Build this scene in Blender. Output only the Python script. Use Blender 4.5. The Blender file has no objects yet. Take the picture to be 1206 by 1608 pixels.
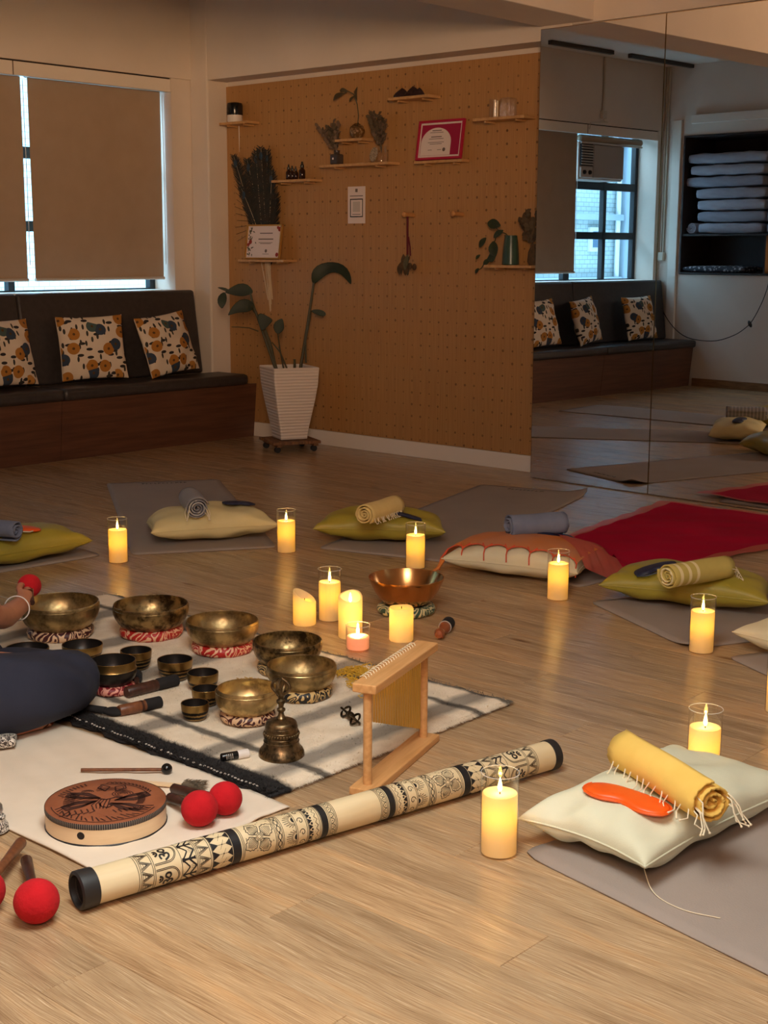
import bpy, bmesh, math, random
from math import sin, cos, pi, radians, sqrt, atan2
from mathutils import Vector, Matrix
random.seed(7)
S = bpy.context.scene
COL = S.collection

# ------------------------------------------------------------------ camera
cam_d = bpy.data.cameras.new('camera'); cam = bpy.data.objects.new('camera', cam_d); COL.objects.link(cam)
cam_d.sensor_fit = 'AUTO'; cam_d.sensor_width = 36.0; cam_d.lens = 2175.05 / 1608 * 36.0
cam_d.clip_start = 0.05; cam_d.clip_end = 100
PITCH, ROLL, YAW = radians(10.71), radians(0.228), radians(41.85)
fwd = Vector((cos(YAW)*cos(PITCH), sin(YAW)*cos(PITCH), -sin(PITCH)))
rgt = Vector((sin(YAW), -cos(YAW), 0)); upv = rgt.cross(fwd)
r2 = cos(ROLL)*rgt + sin(ROLL)*upv; u2 = -sin(ROLL)*rgt + cos(ROLL)*upv
cam.matrix_world = Matrix(((r2.x, u2.x, -fwd.x, 0), (r2.y, u2.y, -fwd.y, 0), (r2.z, u2.z, -fwd.z, 1.25), (0, 0, 0, 1)))
S.camera = cam

# ------------------------------------------------------------------ sky, lamps, exposure
W = bpy.data.worlds.new('world'); S.world = W; W.use_nodes = True
W.node_tree.nodes['Background'].inputs[0].default_value = (0.42, 0.72, 1.0, 1)
W.node_tree.nodes['Background'].inputs[1].default_value = 12.0
S.view_settings.view_transform = 'Standard'; S.view_settings.look = 'None'
S.view_settings.exposure = 0.0; S.view_settings.gamma = 1.0; S.view_settings.use_curve_mapping = False

def area(name, loc, target, size, power, col, sy=None):
    l = bpy.data.lights.new(name, 'AREA'); l.energy = power; l.color = col; l.size = size
    if sy: l.shape = 'RECTANGLE'; l.size_y = sy
    o = bpy.data.objects.new(name, l); COL.objects.link(o); o.location = loc
    o.rotation_euler = (Vector(target) - Vector(loc)).to_track_quat('-Z', 'Y').to_euler()
    return o
def point(name, loc, power, col, radius=.02, parent=None):
    l = bpy.data.lights.new(name, 'POINT'); l.energy = power; l.color = col; l.shadow_soft_size = radius
    o = bpy.data.objects.new(name, l); COL.objects.link(o); o.location = loc; o.parent = parent
    return o
area('studio_lamp', (1.3, 1.35, 2.05), (1.4, 1.45, 0.0), 0.9, 46, (.88, .97, .95))
area('far_wall_fill', (-0.8, -0.5, 2.6), (5.5, 5.5, 0.6), 1.2, 66, (1.0, .64, .48))  # added fill light for the far lower wall, no fixture stands for it
wl_ = area('warm_wall_fill', (-1.4, -1.4, 2.0), (5.0, 6.2, 3.3), 0.9, 25, (1.0, .62, .32)); wl_.data.spread = radians(44)  # added fill, beam narrowed to warm the upper far walls only
portal = area('window_skylight', (1.65, 7.62, 1.62), (1.65, 0, 1.3), 1.2, 1, (1, 1, 1), 1.25)
portal.data.cycles.is_portal = True

# ------------------------------------------------------------------ colour and material helpers
def lin(c): return c/12.92 if c <= .04045 else ((c+.055)/1.055)**2.4
def rgb(r, g, b): return (lin(r/255), lin(g/255), lin(b/255), 1)
class NT:
    def __init__(s, name):
        s.m = bpy.data.materials.new(name); s.m.use_nodes = True; s.t = s.m.node_tree; s.b = s.t.nodes['Principled BSDF']
        s.out = s.t.nodes['Material Output']; s._tc = None
    def n(s, typ, **kw):
        nd = s.t.nodes.new(typ)
        for k, v in kw.items(): setattr(nd, k, v)
        return nd
    def l(s, a, b): s.t.links.new(a, b)
    def tc(s, which='Object'):
        if s._tc is None: s._tc = s.n('ShaderNodeTexCoord')
        return s._tc.outputs[which]
    def val(s, sock, v):
        if hasattr(v, 'is_output'): s.l(v, sock)
        else: sock.default_value = v
    def mapping(s, scale=(1, 1, 1), loc=(0, 0, 0), rot=(0, 0, 0), src=None):
        m = s.n('ShaderNodeMapping'); s.l(src or s.tc(), m.inputs[0])
        m.inputs['Scale'].default_value = scale; m.inputs['Rotation'].default_value = rot
        s.val(m.inputs['Location'], loc); return m.outputs[0]
    def noise(s, scale, detail=3, vec=None, rough=.55, dist=0):
        n = s.n('ShaderNodeTexNoise'); n.inputs['Scale'].default_value = scale; n.inputs['Detail'].default_value = detail
        n.inputs['Roughness'].default_value = rough; n.inputs['Distortion'].default_value = dist
        s.l(vec or s.tc(), n.inputs['Vector']); return n.outputs['Fac']
    def ramp(s, fac, stops):
        r = s.n('ShaderNodeValToRGB'); e = r.color_ramp.elements
        while len(e) < len(stops): e.new(.5)
        for i, (p, c) in enumerate(stops): e[i].position = p; e[i].color = c if len(c) == 4 else (*c, 1)
        s.l(fac, r.inputs[0]); return r.outputs[0]
    def mix(s, fac, a, b, blend='MIX'):
        m = s.n('ShaderNodeMix', data_type='RGBA', blend_type=blend)
        s.val(m.inputs['Factor'], fac); s.val(m.inputs['A'], a) if False else None
        s.val(m.inputs[0], fac); s.val(m.inputs[6], a); s.val(m.inputs[7], b); return m.outputs[2]
    def math(s, op, a, b=0.0, c=None):
        m = s.n('ShaderNodeMath', operation=op); s.val(m.inputs[0], a); s.val(m.inputs[1], b)
        if c is not None: s.val(m.inputs[2], c)
        return m.outputs[0]
    def bump(s, h, strength=.3, dist=.01):
        b = s.n('ShaderNodeBump'); b.inputs['Strength'].default_value = strength; b.inputs['Distance'].default_value = dist
        s.l(h, b.inputs['Height']); s.l(b.outputs[0], s.b.inputs['Normal'])
    def set(s, **kw):
        for k, v in kw.items(): s.val(s.b.inputs[{'color': 'Base Color', 'rough': 'Roughness', 'metal': 'Metallic', 'trans': 'Transmission Weight', 'sheen': 'Sheen Weight', 'alpha': 'Alpha', 'spec': 'Specular IOR Level', 'coat': 'Coat Weight'}[k]], v)
        return s

def mat(name, col, rough=.6, metal=0, var=None, bump=None, **kw):
    """var = (second colour, noise scale, (stretch), contrast low, high); bump = (noise scale, strength)"""
    t = NT(name); t.set(rough=rough, metal=metal, **kw)
    if var:
        c2, sc, st = var[:3]; lo, hi = (var[3], var[4]) if len(var) > 3 else (.35, .65)
        f = t.noise(sc, 4, t.mapping(st)); t.set(color=t.ramp(f, [(lo, col), (hi, c2)]))
    else: t.set(color=col)
    if bump: t.bump(t.noise(bump[0], 3), bump[1], .004)
    return t.m

# ------------------------------------------------------------------ mesh helpers
class MB:
    def __init__(s): s.v = []; s.f = []
    def add(s, vs, fs):
        o = len(s.v); s.v += [tuple(x) for x in vs]; s.f += [tuple(i+o for i in f) for f in fs]; return s
    def box(s, a, b):
        (x0, y0, z0), (x1, y1, z1) = a, b
        return s.add([(x0,y0,z0),(x1,y0,z0),(x1,y1,z0),(x0,y1,z0),(x0,y0,z1),(x1,y0,z1),(x1,y1,z1),(x0,y1,z1)],
                     [(3,2,1,0),(4,5,6,7),(0,1,5,4),(1,2,6,5),(2,3,7,6),(3,0,4,7)])
    def obox(s, c, ax, ay, az):
        c, ax, ay, az = map(Vector, (c, ax, ay, az)); P = []
        for k in (-1, 1):
            for i, j in ((-1,-1),(1,-1),(1,1),(-1,1)): P.append(c + ax*i + ay*j + az*k)
        return s.add(P, [(3,2,1,0),(4,5,6,7),(0,1,5,4),(1,2,6,5),(2,3,7,6),(3,0,4,7)])
    def lathe(s, prof, seg=32, loc=(0,0,0), mtx=None, cap0=True, cap1=True, rfun=None):
        vs = []; n = len(prof)
        for r, z in prof:
            for k in range(seg):
                a = 2*pi*k/seg; rr = r*(rfun(a, z) if rfun else 1)
                p = Vector((rr*cos(a), rr*sin(a), z)); p = (mtx @ p) if mtx else p + Vector(loc); vs.append(p)
        fs = [(i*seg+k, i*seg+(k+1) % seg, (i+1)*seg+(k+1) % seg, (i+1)*seg+k) for i in range(n-1) for k in range(seg)]
        if cap0: fs.append(tuple(range(seg-1, -1, -1)))
        if cap1: fs.append(tuple((n-1)*seg+k for k in range(seg)))
        return s.add(vs, fs)
    def tube(s, pts, rad, seg=8, cap=True):
        pts = [Vector(p) for p in pts]; n = len(pts); R = rad if isinstance(rad, (list, tuple)) else [rad]*n
        t0 = (pts[1]-pts[0]).normalized(); up = Vector((0,0,1)) if abs(t0.z) < .9 else Vector((1,0,0))
        nx = t0.cross(up).normalized(); vs = []
        for i, p in enumerate(pts):
            t = (pts[min(i+1, n-1)] - pts[max(i-1, 0)]).normalized()
            nx = (nx - t*nx.dot(t)); nx = nx.normalized() if nx.length > 1e-6 else t.orthogonal().normalized()
            ny = t.cross(nx)
            for k in range(seg):
                a = 2*pi*k/seg; vs.append(p + (nx*cos(a) + ny*sin(a))*R[i])
        fs = [(i*seg+k, i*seg+(k+1) % seg, (i+1)*seg+(k+1) % seg, (i+1)*seg+k) for i in range(n-1) for k in range(seg)]
        if cap: fs += [tuple(range(seg-1, -1, -1)), tuple((n-1)*seg+k for k in range(seg))]
        return s.add(vs, fs)
    def ball(s, c, r, seg=20, rings=12, sq=(1,1,1), mtx=None):
        vs = []; fs = []
        for i in range(rings+1):
            th = pi*i/rings
            for k in range(seg):
                a = 2*pi*k/seg; p = Vector((r*sq[0]*sin(th)*cos(a), r*sq[1]*sin(th)*sin(a), r*sq[2]*cos(th)))
                if mtx: p = mtx @ p
                vs.append(p + Vector(c))
        fs = [(i*seg+k, (i+1)*seg+k, (i+1)*seg+(k+1) % seg, i*seg+(k+1) % seg) for i in range(rings) for k in range(seg)]
        return s.add(vs, fs)
    def prism(s, poly, z0, z1):
        n = len(poly); return s.add([(x,y,z0) for x,y in poly]+[(x,y,z1) for x,y in poly],
            [tuple(range(n-1,-1,-1)), tuple(range(n, 2*n))] + [(i,(i+1)%n,n+(i+1)%n,n+i) for i in range(n)])
    def torus(s, c, R, r, seg=32, rs=8, sq=1.0, mtx=None, rfun=None):
        vs = []
        for i in range(seg):
            a = 2*pi*i/seg; rr = r*(rfun(a) if rfun else 1)
            for k in range(rs):
                b = 2*pi*k/rs; p = Vector(((R+rr*cos(b))*cos(a), (R+rr*cos(b))*sin(a), rr*sq*sin(b)))
                if mtx: p = mtx @ p
                vs.append(p + Vector(c))
        return s.add(vs, [(i*rs+k, ((i+1)%seg)*rs+k, ((i+1)%seg)*rs+(k+1)%rs, i*rs+(k+1)%rs) for i in range(seg) for k in range(rs)])
    def grid(s, fn, nu, nv):
        vs = [fn(i/nu, j/nv) for j in range(nv+1) for i in range(nu+1)]
        return s.add(vs, [(j*(nu+1)+i, j*(nu+1)+i+1, (j+1)*(nu+1)+i+1, (j+1)*(nu+1)+i) for j in range(nv) for i in range(nu)])

def obj(name, mb, m, parent=None, smooth=True, bevel=0, sub=0, sharp=40, solid=0, kind=None, loc=None, weld=False):
    me = bpy.data.meshes.new(name)
    if isinstance(mb, MB): me.from_pydata(mb.v, [], mb.f)
    else: mb.to_mesh(me); mb.free()
    if weld:
        b = bmesh.new(); b.from_mesh(me); bmesh.ops.remove_doubles(b, verts=b.verts, dist=1e-5); b.to_mesh(me); b.free()
    if m: me.materials.append(m)
    me.validate()
    if smooth:
        me.shade_smooth()
        if sharp: me.set_sharp_from_angle(angle=radians(sharp))
    o = bpy.data.objects.new(name, me); COL.objects.link(o)
    if bevel:
        b = o.modifiers.new('bevel', 'BEVEL'); b.width = bevel; b.segments = 2; b.limit_method = 'ANGLE'
    if solid:
        b = o.modifiers.new('solid', 'SOLIDIFY'); b.thickness = solid; b.offset = 0
    if sub:
        b = o.modifiers.new('sub', 'SUBSURF'); b.levels = sub; b.render_levels = sub
    if parent: o.parent = parent
    if loc: o.location = loc
    if kind: o['kind'] = kind
    return o
def smooth_path(P, n=6):
    P = [Vector(p) for p in P]; Q = [P[0]*2-P[1]] + P + [P[-1]*2-P[-2]]; out = []
    for i in range(1, len(Q)-2):
        for k in range(n):
            t_ = k/n; a, b, c, d = Q[i-1:i+3]; out.append(.5*((2*b)+(c-a)*t_+(2*a-5*b+4*c-d)*t_**2+(3*b-a-3*c+d)*t_**3))
    return out + [P[-1]]
def tag(o, label, cat, group=None):
    o['label'] = label; o['category'] = cat
    if group: o['group'] = group
    return o
def thing(name, label, cat, loc=(0,0,0), rz=0, group=None):
    o = bpy.data.objects.new(name, None); o.empty_display_size = .05; COL.objects.link(o)
    o.location = loc; o.rotation_euler = (0,0,rz); return tag(o, label, cat, group)
def struct(name, mb, m, parent=None, **kw):
    kw.setdefault('smooth', False); o = obj(name, mb, m, parent, **kw)
    if parent is None: o['kind'] = 'structure'
    return o
def dup(root, loc, rz=None, label=None, group=None, scale=None):
    r = root.copy(); COL.objects.link(r); r.location = loc
    if rz is not None: r.rotation_euler = (0,0,rz)
    if scale: r.scale = scale
    if label: r['label'] = label
    if group: r['group'] = group
    for ch in list(root.children):
        c = ch.copy(); COL.objects.link(c); c.parent = r
        for g in list(ch.children):
            d = g.copy(); COL.objects.link(d); d.parent = c
    return r

# ------------------------------------------------------------------ materials of the room
def wall_mat(name, col):
    return mat(name, col, .75, var=(tuple(x*.94 for x in col[:3])+(1,), 2.5, (1,1,1)), bump=(180, .08))
M_wall = wall_mat('wall_paint', rgb(226, 212, 198)); M_ceil = wall_mat('ceiling_paint', rgb(232, 222, 208))
M_trim = mat('trim_paint', rgb(236, 224, 210), .5, bump=(60, .03))
def floor_mat():
    t = NT('vinyl_oak'); oi = t.n('ShaderNodeObjectInfo'); rnd = oi.outputs['Random']
    off = t.n('ShaderNodeCombineXYZ'); t.l(t.math('MULTIPLY', rnd, 37.0), off.inputs[0]); t.l(t.math('MULTIPLY', rnd, 91.0), off.inputs[1])
    v = t.n('ShaderNodeVectorMath', operation='ADD'); t.l(t.tc(), v.inputs[0]); t.l(off.outputs[0], v.inputs[1]); v = v.outputs[0]
    warp = t.noise(2.2, 2, t.mapping((3, 1, 1), src=v))
    cmb = t.n('ShaderNodeCombineXYZ'); t.l(t.math('MULTIPLY', t.math('SUBTRACT', warp, .5), .05), cmb.inputs[0])
    v2 = t.n('ShaderNodeVectorMath', operation='ADD'); t.l(v, v2.inputs[0]); t.l(cmb.outputs[0], v2.inputs[1]); v2 = v2.outputs[0]
    fine = t.noise(5.0, 5, t.mapping((84, 1.5, 1), src=v2), .70)
    broad = t.noise(2.4, 4, t.mapping((9, .8, 1), src=v2), .6)
    base = t.ramp(fine, [(.28, rgb(134, 108, 82)), (.44, rgb(174, 146, 114)), (.58, rgb(194, 168, 134)), (.76, rgb(214, 194, 164))])
    tint = t.ramp(broad, [(.33, (.74, .68, .62)), (.52, (1.0, .97, .93)), (.70, (1.08, .95, .80))])
    colr = t.mix(1.0, base, tint, 'MULTIPLY')
    per = t.ramp(rnd, [(0, (.88, .87, .86)), (.5, (1, .985, .965)), (1, (1.07, 1.0, .92))])
    colr = t.mix(1.0, colr, per, 'MULTIPLY')
    kn = t.n('ShaderNodeTexVoronoi'); kn.inputs['Scale'].default_value = 1.0; t.l(t.mapping((5.2, 1.5, 1), src=v), kn.inputs['Vector'])
    kd = t.ramp(kn.outputs['Distance'], [(.0, (.42, .30, .20)), (.035, (.62, .48, .36)), (.075, (1, 1, 1))])
    colr = t.mix(1.0, colr, kd, 'MULTIPLY')
    t.set(color=colr, rough=t.math('MULTIPLY_ADD', fine, .16, .17), spec=.5)
    t.bump(fine, .22, .002); return t.m
M_floor = floor_mat()

# ------------------------------------------------------------------ room shell
XM, XP = 6.245, 6.42                       # beam / mirror plane and recessed pegboard wall
fl = struct('floor', MB().box((-3.2, -3.2, -.12), (6.62, 7.7, -.003)), M_floor)
PW, PL = .15, 1.22
meshes = {}
for i in range(38):
    x0 = .93 + i*PW; x1 = min(x0+PW, XP)
    if x1 - x0 < .02: continue
    off = (i*0.437) % PL
    y = -.9 - off
    while y < 7.0:
        ya, yb = y, min(y+PL, 7.3); y += PL
        if yb < .36*x0 + .15: continue                       # behind the lens
        w, l = round(x1-x0-.0008, 4), round(yb-ya-.0010, 4)
        if (w, l) not in meshes:
            mbx = MB(); e = .0009
            mbx.add([(e,e,0),(w-e,e,0),(w-e,l-e,0),(e,l-e,0),(0,0,-.0012),(w,0,-.0012),(w,l,-.0012),(0,l,-.0012),(0,0,-.003),(w,0,-.003),(w,l,-.003),(0,l,-.003)],
                    [(0,1,2,3),(4,5,1,0),(5,6,2,1),(6,7,3,2),(7,4,0,3),(8,9,5,4),(9,10,6,5),(10,11,7,6),(11,8,4,7)])
            o = obj('plank', mbx, M_floor, fl, smooth=False); meshes[(w, l)] = o.data
        else:
            o = bpy.data.objects.new('plank', meshes[(w, l)]); COL.objects.link(o); o.parent = fl
        o.location = (x0+.0004, ya+.0005, 0)

struct('ceiling', MB().box((-3.2, -3.2, 2.93), (6.62, 7.7, 3.05)), M_ceil)
# window wall: sill wall, wall over the pelmet, end piece
wb = MB().box((.8, 7.34, 0), (6.6, 7.62, .965)).box((.8, 7.325, 2.35), (6.6, 7.62, 2.929)).box((6.085, 7.34, .965), (6.6, 7.62, 2.35)).box((.8, 7.34, .965), (1.005, 7.62, 2.35))
struct('wall_back', wb, M_wall)
struct('trim_gap_strip', MB().box((1.0, 7.352, 2.336), (6.09, 7.60, 2.352)), mat('shadow_gap_black', rgb(40, 30, 26), .9))  # added dark strip: stops the light leak and keeps the gap dark
tr = struct('trim_1', MB().box((1.006, 7.34, 2.262), (6.084, 7.37, 2.342)), M_trim, bevel=.003)
for xj in (4.885, 3.98, 3.02, 2.08):
    obj('pelmet_joint', MB().box((xj, 7.337, 2.262), (xj+.006, 7.3395, 2.341)), mat('joint_shadow_gap', rgb(120, 100, 84), .8), tr, smooth=False)
struct('trim_2', MB().box((1.006, 7.30, .966), (6.084, 7.615, .982)), M_trim, bevel=.004)
struct('wall_corner', MB().box((XM, 7.165, 0), (6.6, 7.339, 2.929)), M_wall, bevel=.012)
struct('wall_right', MB().box((XP, 4.3, 0), (6.6, 7.165, 2.929)), M_wall)
struct('trim_3', MB().box((XM, 4.30, 2.337), (XP-.001, 7.164, 2.929)), M_wall, bevel=.004)         # beam over the pegboard recess
struct('trim_4', MB().box((.93, 4.165, 2.41), (XM-.002, 4.497, 2.929)), M_wall, bevel=.004)        # cross beam
struct('baseboard_right', MB().box((XP-.016, 4.50, 0), (XP-.0005, 7.164, .095)), M_trim, bevel=.003)
# mirror wall (turned 1.75 degrees) with its own frame
MR = bpy.data.objects.new('mirror_axis', None)
PHI = radians(-1.75)
def mir(x, y, z):                              # x out of the mirror plane (+ = into the wall), y along it from the hinge
    c, s_ = cos(PHI), sin(PHI); return (XM + x*c - y*s_, 4.497 + x*s_ + y*c, z)
def mbox(mb, a, b):
    P = [mir(x, y, z) for z in (a[2], b[2]) for x, y in ((a[0],a[1]),(b[0],a[1]),(b[0],b[1]),(a[0],b[1]))]
    return mb.add(P, [(3,2,1,0),(4,5,6,7),(0,1,5,4),(1,2,6,5),(2,3,7,6),(3,0,4,7)])
struct('wall_mirror', mbox(mbox(MB(), (.012, -7.2, 0), (.30, -.003, 2.40)), (.002, -7.2, 2.401), (.30, -.333, 2.929)), M_wall)
struct('trim_6', MB().box((XM+.004, 4.10, 2.402), (6.6, 4.299, 2.929)), M_wall)
bpy.data.objects.remove(MR)
t = NT('mirror_silver'); t.set(color=(.86, .85, .84, 1), metal=1, rough=.0); M_mirror = t.m
M_edge = mat('mirror_ground_edge', rgb(190, 160, 120), .15, 1)
MG = 'tall mirror panels on the wall'
for k, lab in enumerate(('tall frameless mirror panel beside the pegboard wall', 'tall frameless mirror panel reflecting the pillow niche', 'tall mirror panel farthest from the pegboard')):
    y1, y0 = -.0015 - k*.771, -.7695 - k*.771
    g = obj('mirror_panel', mbox(MB(), (0, y0, .004), (.006, y1, 2.396)), M_edge, smooth=False); tag(g, lab, 'mirror', MG)
    p = [mir(-.0006, y0+.002, .007), mir(-.0006, y1-.002, .007), mir(-.0006, y1-.002, 2.393), mir(-.0006, y0+.002, 2.393)]
    obj('silvered_face', MB().add(p, [(0,1,2,3)]), M_mirror, g, smooth=False)
# opposite wall with the bedding niche
XO = .93
NY0, NY1, NZ0, NZ1 = 5.35, 7.10, 1.035, 2.30
wo = MB().box((.35, 3.4, 0), (XO, 7.62, NZ0)).box((.35, 3.4, NZ1), (XO, 7.62, 2.929)).box((.35, NY1, NZ0), (XO, 7.62, NZ1)).box((.35, 3.4, NZ0), (XO, NY0, NZ1)).box((.35, NY0, NZ0), (.42, NY1, NZ1))
struct('wall_left', wo, M_wall)
M_dark = mat('dark_laminate', rgb(52, 42, 40), .6, var=(rgb(44, 35, 34), 12, (1,8,1)))
struct('trim_5', MB().box((XO-.001, NY1+.02, .0), (XO+.03, NY1+.11, 2.44)).box((XO-.001, 5.2, 2.40), (XO+.055, NY1-.1, 2.475)), M_trim, bevel=.003)
struct('baseboard_left', MB().box((XO, 3.4, 0), (XO+.014, 6.9, .075)), mat('oak_skirting', rgb(150, 112, 74), .5, var=(rgb(120, 86, 54), 8, (1,1,12))), bevel=.003)
struct('wall_front', MB().box((-3.2, -3.2, 0), (6.62, -3.05, 2.929)).box((-3.2, -3.05, 0), (-3.05, 7.7, 2.929)).box((-3.05, 7.6, 0), (.35, 7.7, 2.929)), M_wall)
# ------------------------------------------------------------------ windows
M_frame = mat('black_window_metal', rgb(34, 36, 40), .4, .3)
t = NT('window_glass'); t.t.nodes.remove(t.b)
tr_ = t.n('ShaderNodeBsdfTransparent'); tr_.inputs[0].default_value = (.93, .97, .98, 1); gl_ = t.n('ShaderNodeBsdfGlossy'); gl_.inputs['Roughness'].default_value = .02
fr_ = t.n('ShaderNodeFresnel'); mx_ = t.n('ShaderNodeMixShader'); t.l(fr_.outputs[0], mx_.inputs[0]); t.l(tr_.outputs[0], mx_.inputs[1]); t.l(gl_.outputs[0], mx_.inputs[2]); t.l(mx_.outputs[0], t.out.inputs[0])
M_pane = t.m
def window(name, xs, parent_x0, x1):
    w = bpy.data.objects.new(name, None); COL.objects.link(w); w['kind'] = 'structure'
    for z0, z1, nm in ((.983, .992, 'sash_bar'), (1.355, 1.42, 'sash_bar'), (1.80, 1.87, 'sash_bar'), (2.30, 2.345, 'sash_bar')):
        obj(nm, MB().box((parent_x0, 7.555, z0), (x1, 7.60, z1)), M_frame, w, smooth=False)
    for x in xs:
        obj('sash_bar', MB().box((x, 7.553, .983), (x+.045, 7.602, 2.345)), M_frame, w, smooth=False)
    for a, b in zip(xs[:-1], xs[1:]):
        for z0, z1 in ((.992, 1.355), (1.42, 1.80), (1.87, 2.30)):
            obj('pane', MB().add([(a+.045,7.578,z0),(b,7.578,z0),(b,7.578,z1),(a+.045,7.578,z1)], [(0,1,2,3)]), M_pane, w, smooth=False)
    return w
w1 = window('window_1', [1.006, 1.485, 2.02], 1.006, 2.06)
w2 = window('window_2', [2.06, 3.0, 4.02, 4.93, 6.04], 2.06, 6.085)

def fabric(name, col, scale=600, strength=.25, rough=.9, c2=None, **kw):
    t = NT(name); t.set(rough=rough, sheen=0, **kw)
    w_ = t.n('ShaderNodeTexWave', wave_type='BANDS', bands_direction='X'); w_.inputs['Scale'].default_value = scale/6; t.l(t.tc(), w_.inputs[0])
    n_ = t.noise(scale*.5, 2); c2 = c2 or tuple(x*.82 for x in col[:3])+(1,)
    t.set(color=t.ramp(t.noise(7, 4), [(.3, c2), (.7, col)])); t.bump(t.math('ADD', n_, w_.outputs['Fac']), strength, .0015); return t.m
M_blind = fabric('roller_blind_fabric', rgb(176, 152, 128), 900, .1, c2=rgb(170, 146, 122))
M_alu = mat('painted_aluminium', rgb(196, 182, 168), .45)
BL = 'roller blinds over the windows'
for k, (a, b, lab) in enumerate(((5.045, 6.062, 'beige roller blind drawn down behind the bench beside the corner column'), (4.02, 4.992, 'beige roller blind drawn down over the second window from the corner column'),
        (3.06, 3.97, 'beige roller blind drawn down over the third window from the corner column'), (2.105, 3.0, 'beige roller blind drawn down next to the uncovered window'))):
    r = thing('roller_blind', lab, 'blind', ((a+b)/2, 7.43, 0), 0, BL); h = (b-a)/2
    obj('fabric_sheet', MB().grid(lambda u, v: (-h+2*h*u, .004*sin(u*9+v*2), 1.068+1.2*v), 14, 8), M_blind, r)
    obj('bottom_bar', MB().tube([(-h, 0, 1.06), (h, 0, 1.06)], .011, 10), M_alu, r)
    obj('roller_tube', MB().tube([(-h, .02, 2.29), (h, .02, 2.29)], .024, 12), M_alu, r)
    obj('bead_chain', MB().tube([(h+.012, -.01, 2.25), (h+.014, -.012, 1.7), (h+.012, -.01, 1.15)], .0025, 5), M_alu, r)
r = thing('roller_blind', 'beige roller blind rolled up above the air conditioner in the open window', 'blind', (1.62, 7.43, 0), 0, BL)
obj('roller_tube', MB().tube([(-.46, 0, 2.235), (.46, 0, 2.235)], .03, 14), M_blind, r)
obj('bottom_bar', MB().tube([(-.46, -.02, 2.195), (.46, -.02, 2.195)], .009, 8), M_alu, r)
for dx in (-.47, .468): obj('bead_chain', MB().tube([(dx, 0, 2.24), (dx*1.005, .004, 1.7), (dx, 0, 1.05)], .0022, 5), M_alu, r)
# air conditioner
M_ac = mat('cream_plastic', rgb(196, 184, 172), .45)
ac = thing('air_conditioner', 'cream window air conditioner with louvred grille above the transom', 'air conditioner', (1.755, 7.43, 1.875))
obj('housing', MB().box((-.33, 0, 0), (.33, .5, .33)), M_ac, ac, smooth=False, bevel=.012)
obj('front_panel', MB().box((-.32, -.02, .02), (.13, 0, .31)), mat('cream_grille_panel', rgb(170, 158, 148), .6), ac, smooth=False, bevel=.006)
gp = obj('grille', MB().box((.145, -.018, .12), (.315, 0, .31)), mat('vent_shadow_black', rgb(28, 27, 27), .7), ac, smooth=False)
for i in range(8):
    obj('louvre', MB().obox((.23, -.022, .135+i*.023), (.083, 0, 0), (0, .007, .003), (0, -.002, .004)), M_ac, gp, smooth=False)
cp = obj('control_panel', MB().box((.145, -.02, .02), (.315, 0, .11)), M_ac, ac, smooth=False, bevel=.004)
for dx in (.19, .27): obj('knob', MB().lathe([(.02, 0), (.017, .014)], 14, mtx=Matrix.Translation((dx, -.02, .065)) @ Matrix.Rotation(pi/2, 4, 'X')), M_frame, cp)
# neighbouring building seen through the glass
M_tile = NT('pale_mosaic_tile'); br = M_tile.n('ShaderNodeTexBrick'); br.inputs['Scale'].default_value = 1; br.inputs['Brick Width'].default_value = .1; br.inputs['Row Height'].default_value = .05
br.inputs['Mortar Size'].default_value = .004; br.inputs['Color1'].default_value = rgb(150, 170, 172); br.inputs['Color2'].default_value = rgb(142, 164, 168); br.inputs['Mortar'].default_value = rgb(112, 126, 130)
M_tile.l(M_tile.mapping((1,1,1), rot=(pi/2, 0, 0)), br.inputs[0]); M_tile.set(color=br.outputs[0], rough=.5); M_tile = M_tile.m
M_rend = mat('blue_grey_render', rgb(128, 148, 160), .8, var=(rgb(118, 138, 152), 1.2, (1,1,.4)))
bd = thing('building', 'pale tiled neighbouring building beyond the window glass', 'building', (0, 9.6, 0))
obj('facade', MB().box((-3.2, 0, -3), (9.5, .3, 3.0)), M_tile, bd, smooth=False)
obj('stair_tower', MB().box((-3.4, -.7, -3), (-1.55, 0, 3.1)), M_rend, bd, smooth=False)
for zz in (.88, 1.60, 2.45): obj('ledge', MB().box((-1.5, -.1, zz), (1.2, 0, zz+.07)), M_rend, bd, smooth=False)
M_wwin = mat('white_window_paint', rgb(170, 180, 184), .5); M_wdark = mat('dim_far_glass', rgb(70, 96, 118), .15)
for (x0, x1, z0, z1) in ((-1.22, -.94, 1.24, 1.52), (-.55, -.2, 1.24, 1.52), (-1.35, -.75, .42, .80), (-.4, .3, .42, .8), (2.2, 2.9, 1.1, 1.6), (5.2, 5.9, 1.1, 1.6), (7.9, 8.4, .6, 1.3)):
    f = obj('window', MB().box((x0, -.04, z0), (x1, 0, z1)), M_wwin, bd, smooth=False, bevel=.004)
    obj('pane', MB().box((x0+.05, -.046, z0+.05), (x1-.05, -.04, z1-.05)), M_wdark, f, smooth=False)
obj('drain_pipe', MB().tube([(-1.44, -.06, -3), (-1.44, -.06, 2.4), (-1.3, -.06, 2.6)], .03, 8), M_wwin, bd)
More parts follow.
